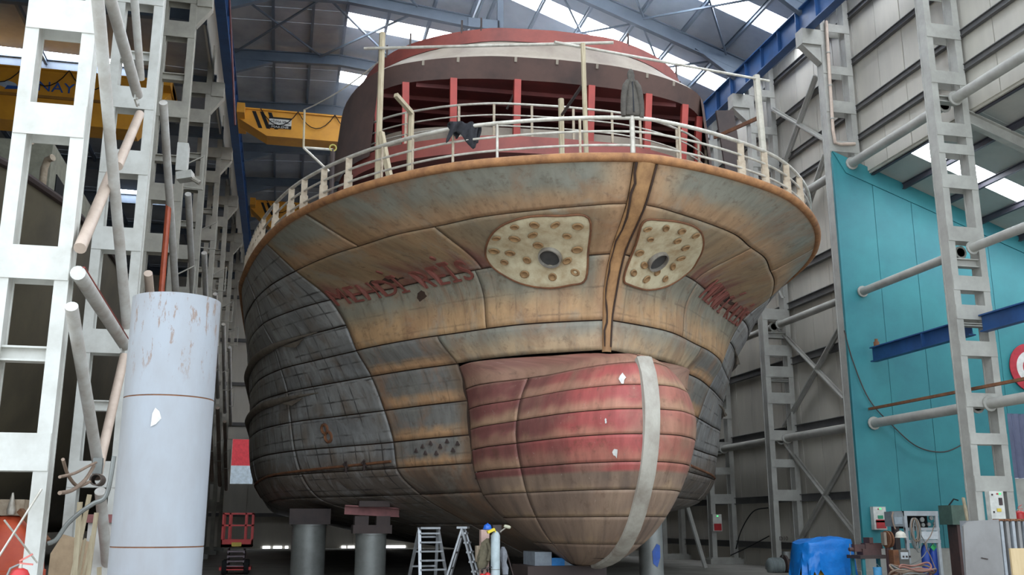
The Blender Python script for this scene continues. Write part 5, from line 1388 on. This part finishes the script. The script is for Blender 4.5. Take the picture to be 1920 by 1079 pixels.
def hose(pts, r, m, label, name='hose', cat='hose', group=None, sub=6, loop=False):
    P = [Vector(p) for p in pts]; out = []; n = len(P)
    for i in range(n-1):
        p0, p1, p2, p3 = P[max(i-1, 0)], P[i], P[i+1], P[min(i+2, n-1)]
        for k in range(sub):
            t = k/sub; out.append(.5*((2*p1)+(p2-p0)*t+(2*p0-5*p1+4*p2-p3)*t*t+(3*p1-p0-3*p2+p3)*t**3))
    out.append(P[-1]); o = MB().tube(out, r, 8).build(name, m, None, True); return tag(o, label, cat, group)
M_HOSE = mat('hose_tan', (150, 128, 110), .7)
hose([atX(x, y, -4.05) for x, y in ((112, 925), (135, 920), (160, 900), (176, 874))], .04, M_HOSE, 'tan hose looping from the first white column to the pipe joint')
hose([atX(x, y, -4.1) for x, y in ((118, 862), (128, 892), (146, 912), (168, 904))], .035, M_HOSE, 'second tan hose sagging beside the first under the slanting tubes')
hose([atX(x, y, -4.0) for x, y in ((112, 895), (140, 888), (165, 875), (180, 868))], .03, M_HOSE, 'thin tan hose stretched from column to pipe joint')
hose([atY(x, y, 21.15) for x, y in ((90, 1020), (106, 1012), (125, 985), (150, 962), (175, 945), (200, 928), (214, 856))], .045, M_GALV2, 'long grey bent pipe rising from the first white column to the tubes', 'bent_pipe', 'pipe')
o = empty('white_board', (atY(200, 985, 27).x, 27, FZ), 'white board with a faded red steel channel across its top, behind timber offcuts', 'board')
MB().box((atY(165, 985, 27).x, 27, FZ), (atY(232, 985, 27).x, 27.06, atY(200, 975, 27).z)).build('panel', M_WHITE, o)
MB().bar(atY(163, 973, 26.94), atY(232, 973, 26.94), .1, .2).build('red_channel', mat('faded_red', (136, 82, 80)), o)

# red shed seen through the opening in the back wall
g = empty('red_shed', (-4, YB+8, FZ), 'red shed with a pale blue base seen through the opening in the back wall', 'shed')
MB().box((-10, YB+8, FZ), (2, YB+12, 7.2)).build('base', mat('shed_pale', (190, 206, 224), .6), g)
MB().box((-10, YB+8, 7.2), (2, YB+12, 11)).build('wall', mat('shed_red', (206, 56, 70), .6), g)
MB().prism([(-10.3, YB+7.7, 11), (2.3, YB+7.7, 11), (2.3, YB+10, 12.4), (-10.3, YB+10, 12.4)], (0, 0, .12)).build('roof', mat('shed_roof', (150, 60, 64), .6), g)

# ================================================================== RIGHT SIDE GEAR
def switchbox(a, b, Y, label, parts):
    p, q = atY(*a, Y), atY(*b, Y); g = empty('switch_box', ((p.x+q.x)/2, Y, q.z), label, 'switch box')
    MB().box((p.x, Y-.22, q.z), (q.x, Y, p.z)).build('case', mat('box_white', (206, 204, 196), .5), g)
    W, Hh = q.x-p.x, p.z-q.z
    for (u0, v0, u1, v1, m, nm) in parts: MB().box((p.x+W*u0, Y-.25, p.z-Hh*v1), (p.x+W*u1, Y-.22, p.z-Hh*v0)).build(nm, m, g)
    return g, p, q
M_GRN = mat('label_green', (36, 140, 100), .5); M_SRED = mat('switch_red', (176, 40, 44), .45); M_YEL = mat('label_yellow2', (226, 196, 70), .5); M_BTN = mat('button_dark', (60, 44, 44), .5); M_LGRN = emis('pilot_lamp_green', (90, 255, 140), 1.5)
g, p, q = switchbox((1631, 951), (1658, 994), TY-.06, 'white switch box with red lower half on the teal wall', [(.32, .38, .72, .52, M_GRN, 'label'), (.15, .56, .9, .94, M_SRED, 'red_panel'), (.12, .6, .95, .68, M_BTN, 'socket_lid'), (.5, .06, .62, .12, M_LGRN, 'pilot_lamp'), (.35, .08, .43, .13, M_SRED, 'button')])
g, p, q = switchbox((1846, 922), (1879, 984), 30-.28, 'white control cabinet with green label on the first grey column', [(.62, .20, .85, .42, M_BTN, 'rotary_switch'), (.42, .52, .7, .62, M_YEL, 'label'), (.5, .06, .62, .1, M_SRED, 'button'), (.68, .05, .8, .1, M_LGRN, 'pilot_lamp'), (.14, .08, .22, .13, M_BTN, 'lock'), (.14, .6, .22, .66, M_BTN, 'lock'), (.34, .84, .98, .98, M_GRN, 'number_label')])
flat_text('P2', p.x+(q.x-p.x)*.45, 30-.54, q.z+(p.z-q.z)*.03, (p.z-q.z)*.15, M_WHITE, [c for c in g.children if c.name.startswith('number_label')][0], width=(q.x-p.x)*.42)
switchbox((1333, 965), (1351, 997), 51.6-.28, 'small white switch box with red lower half on a far grey column', [(.1, .55, .92, .95, M_SRED, 'red_panel'), (.45, .08, .6, .14, M_LGRN, 'pilot_lamp')])
# number plate on third column
flat_text('D10', atY(1462, 1014, 44.1).x, 44.1, atY(1462, 1014, 44.1).z, .26, M_DBROWN, [o for o in bpy.data.objects if o.name.startswith('battened_column')][2], name='number_mark')

# round sign on the teal wall
c = atY(1934, 690, TY-.1); g = empty('round_sign', (c.x, TY-.1, c.z), 'round red and white ring sign on the teal wall', 'sign')
pxm = (atY(1934, 600, TY).z-atY(1934, 700, TY).z)/100
M_SGR = mat('sign_red', (178, 44, 58), .5)
for r0, r1, m, nm in ((31, 45, M_SGR, 'red_ring'), (18, 31, mat('sign_white', (214, 212, 206)), 'white_ring'), (0.1, 18, M_SGR, 'red_disc')):
    mb = MB(); n = 40
    for rr, yy in ((r0, TY-.06), (r0, TY-.10), (r1, TY-.10), (r1, TY-.06)):
        for j in range(n): a = 2*PI*j/n; mb.v.append((c.x+rr*pxm*math.cos(a), yy, c.z+rr*pxm*math.sin(a)))
    for r in range(3):
        for j in range(n): mb.f.append((r*n+j, r*n+(j+1) % n, (r+1)*n+(j+1) % n, (r+1)*n+j))
    mb.build(nm, m, g)
# hanging cable across the teal wall
hose([atY(x, y, TY-.12) for x, y in ((1583, 620), (1600, 680), (1630, 750), (1675, 800), (1720, 838), (1770, 848), (1812, 830))], .025, M_DBROWN, 'thin dark cable sagging across the teal wall', 'hanging_cable', 'cable')

# tarpaulin over a machine
TYP = 34.6
p0, p1 = atY(1507, 1040, TYP), atY(1612, 1040, TYP); ztp = atY(1550, 1008, TYP).z; W = p1.x-p0.x
M_TARP = mat('tarp_blue', (22, 128, 216), .4, c2=(18, 104, 186), scale=1.5, bump=.5, bscale=4)
g = empty('covered_machine', ((p0.x+p1.x)/2, TYP+.7, FZ), 'machine under a wrinkled bright blue tarpaulin before the clad wall', 'machine')
MB().box((p0.x+.5, TYP+.15, FZ), (p1.x-.2, TYP+1.3, ztp-.6)).build('machine_bed', mat('machine_yellow', (200, 160, 50), .5), g)
mb = MB(); nu, nv = 48, 26
for j in range(nv+1):
    t = j/nv
    for i in range(nu):
        a = 2*PI*i/nu; ca, sa = math.cos(a), math.sin(a); e = .55
        x = math.copysign(abs(ca)**e, ca); y = math.copysign(abs(sa)**e, sa)
        if t < .35: s_ = t/.35; rx, ry, z = s_*.92, s_*.92, ztp-.10*s_**3-.14*s_*max(0, -x)+.05*nz(x*s_*2.3, y*s_*2, 1.5)
        else:
            s_ = (t-.35)/.65; rx = ry = .92+.12*s_+.05*s_*math.sin(i*1.9)+.03*s_*math.sin(i*4.1)
            hem = (ztp-FZ)*(.80+.16*math.sin(i*.9)+.12*math.sin(i*2.3+1)); z = ztp-.10-.14*max(0, -x)-s_*hem
        w = .05*nz(a*2.1, t*4, 7)+.035*nz(a*5, t*7, 2)
        mb.v.append(((p0.x+p1.x)/2+x*rx*W/2+w, TYP+.7+y*ry*.8+w, max(FZ+.02, z)+.03*nz(a*3, t*5, 4)))
for j in range(nv):
    for i in range(nu): mb.f.append((j*nu+i, (j+1)*nu+i, (j+1)*nu+(i+1) % nu, j*nu+(i+1) % nu))
mb.build('tarpaulin', M_TARP, g, True)
# electric motor / gearbox
MY = 42.0; c = atY(1468, 1062, MY); zc = c.z
g = empty('electric_motor', (c.x, MY, FZ), 'grey electric motor lying beside the blue tarpaulin', 'motor'); M_MOT = mat('motor_grey', (130, 138, 136), .5, c2=(104, 110, 110))
MB().lathe([(.2, 0), (.3, .06), (.34, .1), (.34, .7), (.24, .75)], (c.x-.75, MY, zc), 24, axis='x').build('housing', M_MOT, g, True)
for k in range(7): MB().lathe([(.35, 0), (.37, .01), (.37, .04), (.35, .05)], (c.x-.62+k*.08, MY, zc), 24, axis='x', cap=False).build('cooling_fin', M_MOT, g)
MB().lathe([(.24, 0), (.42, .02), (.42, .12), (.26, .14), (.26, .3), (.4, .32), (.4, .42), (.2, .45)], (c.x, MY, zc+.08), 24, axis='x').build('coupling', M_DBROWN, g, True)
MB().box((c.x-.7, MY-.4, FZ), (c.x+.5, MY+.4, zc-.28)).build('bed', M_DBROWN, g); MB().tube([(c.x+.2, MY, zc+.3), (c.x+.2, MY, zc+.62)], .2, 14).build('junction_pot', M_GALV2, g, True)
# loose cables on the wall behind
hose([atX(x, y, 24.2) for x, y in ((1380, 1030), (1390, 995), (1412, 960), (1440, 953))], .03, M_DARK, 'dark cable curving up the clad wall panels low down', 'wall_cable', 'cable')
hose([atX(x, y, 24.2) for x, y in ((1370, 1042), (1400, 1028), (1425, 1015), (1442, 1006))], .03, M_DARK, 'second dark cable slanting along the clad wall near the floor', 'wall_cable', 'cable')

# gas rack
RY = 33.5
def RP(x, y, d=0): return atY(x, y, RY+d)
M_RACK = mat('rack_grey', (170, 174, 176), .5, c2=(148, 150, 152))
g = empty('gas_rack', (RP(1730, 1040).x, RY, FZ), 'grey steel rack holding gauges and blue gas cylinders before the teal wall', 'rack')
xl, xr = RP(1698, 1000).x, RP(1762, 1000).x; zt_ = RP(1730, 959).z
for x in (xl, xr-.12):
    for yy in (RY, RY+.8): MB().box((x, yy, FZ), (x+.12, yy+.1, zt_)).build('post', M_RACK, g)
for y0, y1 in ((959, 968), (990, 996), (1013, 1019)):
    a, b = RP(1730, y0).z, RP(1730, y1).z; MB().box((xl, RY-.02, b), (xr, RY+.06, a)).build('cross_rail', M_RACK, g)
MB().box((xl, RY, zt_-.06), (xr, RY+.9, zt_)).build('top_sheet', M_RACK, g)
MB().box((xl+.12, RY+.5, RP(0+1730, 992).z), (xr-.12, RY+.55, zt_-.06)).build('back_sheet', M_DARK, g)
a, b = RP(1722, 997), RP(1758, 1012); MB().box((a.x, RY-.05, b.z), (b.x, RY-.03, a.z)).build('notice_sheet', mat('paper', (206, 210, 212), .8), g)
for (x, y, r) in ((1728, 975, .09), (1745, 972, .08), (1741, 984, .07), (1730, 985, .07), (1752, 982, .06)):
    p = RP(x, y, .1); MB().lathe([(r, 0), (r, .06), (r*.8, .07)], (p.x, RY+.05, p.z), 14, axis='y').build('gauge', M_GALV2, g, True)
MB().box((xl, RY-.02, FZ), (xr, RY+.9, FZ+.12)).build('base_tray', M_RACK, g)
M_CYL = mat('cylinder_blue', (48, 84, 176), .4, c2=(40, 70, 150))
for i, x in enumerate((1733, 1749)):
    p = RP(x, 1022, .35); r = .15; gg = empty('gas_cylinder', (p.x, RY+.35, FZ+.12), ['blue gas cylinder standing in the rack nearer the hung cable coil', 'blue gas cylinder with a green diamond label standing in the rack'][i], 'gas cylinder', 'blue gas cylinders in the rack')
    h = p.z-FZ-.12; MB().lathe([(r*.9, 0), (r, .03), (r, h-.25), (r*.8, h-.1), (r*.35, h)], (p.x, RY+.35, FZ+.12), 24).build('body', M_CYL, gg, True)
    MB().lathe([(.04, 0), (.04, .12)], (p.x, RY+.35, FZ+.12+h), 12).build('valve', M_GALV2, gg)
    if i == 1:
        q = RP(1750, 1027, .2); MB().prism([(q.x-.13, RY+.19, q.z), (q.x, RY+.19, q.z-.13), (q.x+.13, RY+.19, q.z), (q.x, RY+.19, q.z+.13)], (0, .01, 0)).build('diamond_label', mat('diamond_green', (70, 190, 110), .5), gg)
# cable coil hung on the rack
p = RP(1712, 975, -.12); gh = empty('cable_coil', p, 'thick coil of grey cable hung on the post of the gas rack', 'cable')
for k in range(9):
    w_ = random.uniform(.10, .2); h_ = random.uniform(.75, 1.25); dy = random.uniform(-.1, .05); dx = random.uniform(-.06, .06)
    MB().tube([(p.x+dx+w_*math.sin(t), p.y+dy, p.z+.05-h_/2*(1-math.cos(t))) for t in np.linspace(0, 2*PI, 22)[:-1]], .022, 6, closed=True).build('turn', M_HOSE if k % 2 else M_GALV2, gh, True)
# grey welding set beside the rack
a, b = RP(1675, 960), RP(1697, 988); g = empty('welding_set', ((a.x+b.x)/2, RY+.3, FZ), 'grey boxed welding set on a post next to the gas rack', 'welder')
MB().box((a.x, RY+.1, b.z), (b.x, RY+.6, a.z)).build('case', mat('set_grey', (128, 134, 136), .5), g); MB().box((a.x+.06, RY+.07, b.z+.08), (b.x-.05, RY+.1, a.z-.2)).build('front_panel', mat('set_panel', (150, 160, 166), .4), g)
MB().box(((a.x+b.x)/2-.1, RY+.2, FZ), ((a.x+b.x)/2+.1, RY+.4, b.z)).build('post', M_DBROWN, g)
MB().tube([(a.x+.02, RY+.05, a.z-.02), (a.x-.06, RY+.02, a.z-.15), (a.x-.05, RY, b.z+.1), (a.x+.02, RY, b.z-.1)], .03, 8).build('lead', M_HOSE, g, True)
helmet(1689, 1008, RY-.25, .19, mat('helmet_white', (224, 218, 202), .4), 'white hard hat hung in front of the grey welding set', None)
hp = atY(1689, 1008, RY-.25); o = MB().tube([(hp.x, RY-.25, hp.z+.15), (hp.x, RY+.1, hp.z+.3)], .025, 6).build('hat_hook', M_DBROWN); tag(o, 'small hook behind the white hard hat', 'hook')
# workbench with vice and machine parts
WY = 33.0
def WP(x, y, d=0): return atY(x, y, WY+d)
xa, xb = WP(1612, 1030).x, WP(1675, 1030).x; zt_ = WP(1640, 1042).z
g = empty('work_bench', ((xa+xb)/2, WY+.4, FZ), 'low steel work bench with teal legs before the teal wall', 'bench')
MB().box((xa, WY, zt_-.12), (xb, WY+.9, zt_)).build('bench_top', M_DBROWN, g)
for x in (xa+.1, xb-.2):
    for yy in (WY+.05, WY+.75): MB().box((x, yy, FZ), (x+.12, yy+.1, zt_-.12)).build('leg', M_TEAL, g)
g = empty('bench_vice', (WP(1640, 1030).x, WY+.4, zt_), 'heavy brown bench vice on the work bench', 'vice'); M_VICE = mat('vice_brown', (88, 62, 58), .6, c2=(64, 48, 48))
c = WP(1640, 1033); MB().box((c.x-.35, WY+.2, zt_), (c.x+.4, WY+.6, zt_+.22)).build('base', M_VICE, g)
MB().box((c.x-.2, WY+.25, zt_+.22), (c.x+.5, WY+.55, zt_+.42)).box((c.x-.05, WY+.2, zt_+.42), (c.x+.1, WY+.6, zt_+.62)).build('fixed_jaw', M_VICE, g)
MB().box((c.x-.62, WY+.28, zt_+.12), (c.x-.2, WY+.5, zt_+.38)).build('sliding_jaw', M_VICE, g); MB().tube([(c.x-.78, WY+.4, zt_+.2), (c.x-.6, WY+.4, zt_+.2)], .07, 10).build('screw', M_VICE, g); MB().tube([(c.x-.74, WY+.4, zt_-.0), (c.x-.74, WY+.4, zt_+.4)], .02, 6).build('handle', M_GALV2, g)
# rusty reel with guard
c = WP(1665, 1012, -.1); g = empty('rusty_reel', (c.x, WY-.1, FZ), 'rusty red wire reel and guard on a stand next to the bench', 'reel')
MB().lathe([(.08, 0), (.3, .01), (.3, .05), (.1, .06), (.1, .12), (.3, .13), (.3, .17), (.08, .18)], (c.x-.1, WY-.1, c.z), 24, axis='x').build('drum', M_RUST, g, True)
MB().box((c.x-.05, WY-.05, FZ), (c.x+.1, WY+.05, c.z)).build('stand', M_VICE, g)
MB().box((c.x-.28, WY-.3, c.z-.2), (c.x-.18, WY-.1, c.z+.25)).build('guard', M_FASCIA, g)
a, b = WP(1675, 1032, -.4), WP(1706, 1060, -.4); g = empty('control_box', ((a.x+b.x)/2, WY-.4, FZ), 'grey and rusty control box with a white label below the white hard hat', 'box')
MB().box((a.x+.22, WY-.4, FZ), (b.x, WY-.1, a.z)).build('case', mat('box_dkgrey', (96, 92, 86), .6), g); MB().box((a.x, WY-.38, FZ+.3), (a.x+.22, WY-.1, a.z)).build('side_case', M_RUST, g); MB().box((a.x+.27, WY-.43, a.z-.32), (b.x-.05, WY-.40, a.z-.08)).build('label', mat('paper', (206, 210, 212)), g)
for k in range(3): MB().box((a.x+.33+k*.13, WY-.44, a.z-.27), (a.x+.40+k*.13, WY-.43, a.z-.2)).build('label_mark', M_DBROWN, g)
# coil of hose on the floor
c = WP(1712, 1068, -1.5); 
g = empty('hose_heap', (c.x, WY-1.5, FZ), 'heap of tan and pink hoses coiled at the foot of the gas rack', 'hose'); M_PNK = mat('hose_pink', (168, 118, 104), .7)
MB().box((c.x-.8, WY-1.9, FZ), (c.x+.9, WY-1.1, c.z-.28)).build('crate', M_VICE, g)
for k in range(8):
    rx, ry = random.uniform(.45, .95), random.uniform(.3, .5); z = c.z-.25+k*.045
    MB().tube([(c.x+.1*math.sin(k*2)+rx*math.cos(t), WY-1.5+ry*math.sin(t), z+.06*math.sin(3*t+k)+.1*math.sin(t+k)) for t in np.linspace(0, 2*PI, 30)[:-1]], .032, 7, closed=True).build('turn', (M_HOSE, M_PNK, M_GALV2)[k % 3], g, True)
hose([RP(x, y, -.15) for x, y in ((1715, 985), (1730, 1010), (1738, 1030), (1725, 1050), (1700, 1062))], .018, M_GALV2, 'thin grey hose crossing the front of the gas rack')
hose([RP(x, y, -.2) for x, y in ((1752, 985), (1745, 1005), (1735, 1022), (1745, 1045), (1755, 1070))], .018, M_HOSE, 'thin tan hose hanging down before the blue cylinders')
c = WP(1645, 1066, -.3); g = empty('paint_pot', (c.x, WY-.3, FZ), 'small light blue pot standing under the work bench', 'pot')
MB().lathe([(.14, 0), (.15, .02), (.15, c.z-FZ), (.16, c.z-FZ), (.16, c.z-FZ+.03)], (c.x, WY-.3, FZ), 16).build('body', mat('pot_blue', (90, 170, 220), .5), g, True); MB().tube([(c.x-.14, WY-.3, c.z), (c.x, WY-.3, c.z+.14), (c.x+.14, WY-.3, c.z)], .01, 6).build('bail', M_GALV2, g)
# green cabinet with timber beyond the rack
GY = 35.0; a, b = atY(1783, 948, GY), atY(1832, 1079, GY); g = empty('green_cabinet', ((a.x+b.x)/2, GY, FZ), 'dull green machine cabinet behind the steel plates', 'cabinet')
MB().box((a.x, GY, a.z-.75), (b.x, GY+.8, a.z)).build('head', mat('machine_green', (88, 108, 96), .6), g); MB().box((a.x+.25, GY+.1, FZ), (b.x-.2, GY+.7, a.z-.75)).build('pedestal', M_VICE, g)
MB().tube([(a.x+.2, GY+.4, a.z), (a.x+.45, GY+.4, a.z+.25), (b.x-.2, GY+.4, a.z+.2)], .03, 6).build('cable', M_DARK, g, True)
o = MB().bar((atY(1818, 1079, 31.5).x, 31.0, FZ), atY(1806, 934, 32.0), .10, .06, (0, 1, 0)).build('leaning_lath', M_WOOD); tag(o, 'pale timber lath leaning up by the first grey column', 'timber')

# steel plates stacked on edge
PY = 27.0
p = atY(1803, 985, PY); q = atY(1872, 978, PY); zt_ = atY(1840, 978, PY).z
pg_ = 'grey steel plates stacked on edge'
labs = ['large grey steel plate with clipped corner, outermost of the plates stacked on edge', 'grey steel plate on edge, next behind the outermost plate', 'third grey steel plate of the stack on edge', 'fourth grey steel plate of the stack on edge', 'fifth grey steel plate of the stack on edge', 'sixth grey steel plate of the stack on edge', 'last grey steel plate of the stack on edge, farthest from the clipped one']
M_PL = mat('plate_grey', (138, 136, 134), .55, c2=(118, 114, 112), scale=.8)
M_PLE = mat('plate_edge', (160, 164, 168), .5)
for i in range(7):
    dx = .0 if i == 0 else .18+.36*(i-1)*.62+.0; x0_ = p.x+(0 if i == 0 else (q.x-p.x)+.05+.21*(i-1)); w = q.x-p.x
    y0_ = PY+.0+.04*i
    g = empty('steel_plate', (x0_, y0_, FZ), labs[i], 'plate', pg_)
    if i == 0:
        MB().prism([(p.x-.05, PY, FZ), (q.x, PY, FZ), (q.x+.02, PY, zt_+.05), (p.x+.25, PY, zt_), (p.x+.06, PY, zt_-.14)], (.0, .06, 0)).build('sheet', M_PL, g)
        c = atY(1846, 1048, PY); MB().bar((c.x-.12, PY-.02, c.z+.02), (c.x+.1, PY-.02, c.z-.02), .02, .03).build('lifting_lug', M_DBROWN, g)
    else:
        MB().prism([(x0_, PY+.02, FZ), (x0_+.1, PY+.02, FZ), (x0_+.12, PY+.02, zt_+.02), (x0_+.02, PY+.02, zt_+.02)], (0, 1.9, 0)).build('sheet', M_PLE if i % 2 else M_PL, g)
        MB().box((x0_-.02, PY+.02, zt_), (x0_+.17, PY+.3, zt_+.07)).build('rusty_edge', M_RUST, g)
a, b = atY(1894, 1029, 24), atY(1960, 1120, 24); o = MB().box((a.x, 24, FZ), (b.x, 24.06, a.z)).build('plywood_board', mat('plywood', (204, 180, 140), .7, c2=(184, 158, 116), scale=2, stretch=(4, 1, .6))); tag(o, 'pale plywood board leaning upright before the steel plates', 'board')
extinguisher(1910, 958, 31.5, .22, 'red fire extinguisher behind the first grey column by the steel plates')

# ================================================================== HAZE (welding smoke hanging in the hall)
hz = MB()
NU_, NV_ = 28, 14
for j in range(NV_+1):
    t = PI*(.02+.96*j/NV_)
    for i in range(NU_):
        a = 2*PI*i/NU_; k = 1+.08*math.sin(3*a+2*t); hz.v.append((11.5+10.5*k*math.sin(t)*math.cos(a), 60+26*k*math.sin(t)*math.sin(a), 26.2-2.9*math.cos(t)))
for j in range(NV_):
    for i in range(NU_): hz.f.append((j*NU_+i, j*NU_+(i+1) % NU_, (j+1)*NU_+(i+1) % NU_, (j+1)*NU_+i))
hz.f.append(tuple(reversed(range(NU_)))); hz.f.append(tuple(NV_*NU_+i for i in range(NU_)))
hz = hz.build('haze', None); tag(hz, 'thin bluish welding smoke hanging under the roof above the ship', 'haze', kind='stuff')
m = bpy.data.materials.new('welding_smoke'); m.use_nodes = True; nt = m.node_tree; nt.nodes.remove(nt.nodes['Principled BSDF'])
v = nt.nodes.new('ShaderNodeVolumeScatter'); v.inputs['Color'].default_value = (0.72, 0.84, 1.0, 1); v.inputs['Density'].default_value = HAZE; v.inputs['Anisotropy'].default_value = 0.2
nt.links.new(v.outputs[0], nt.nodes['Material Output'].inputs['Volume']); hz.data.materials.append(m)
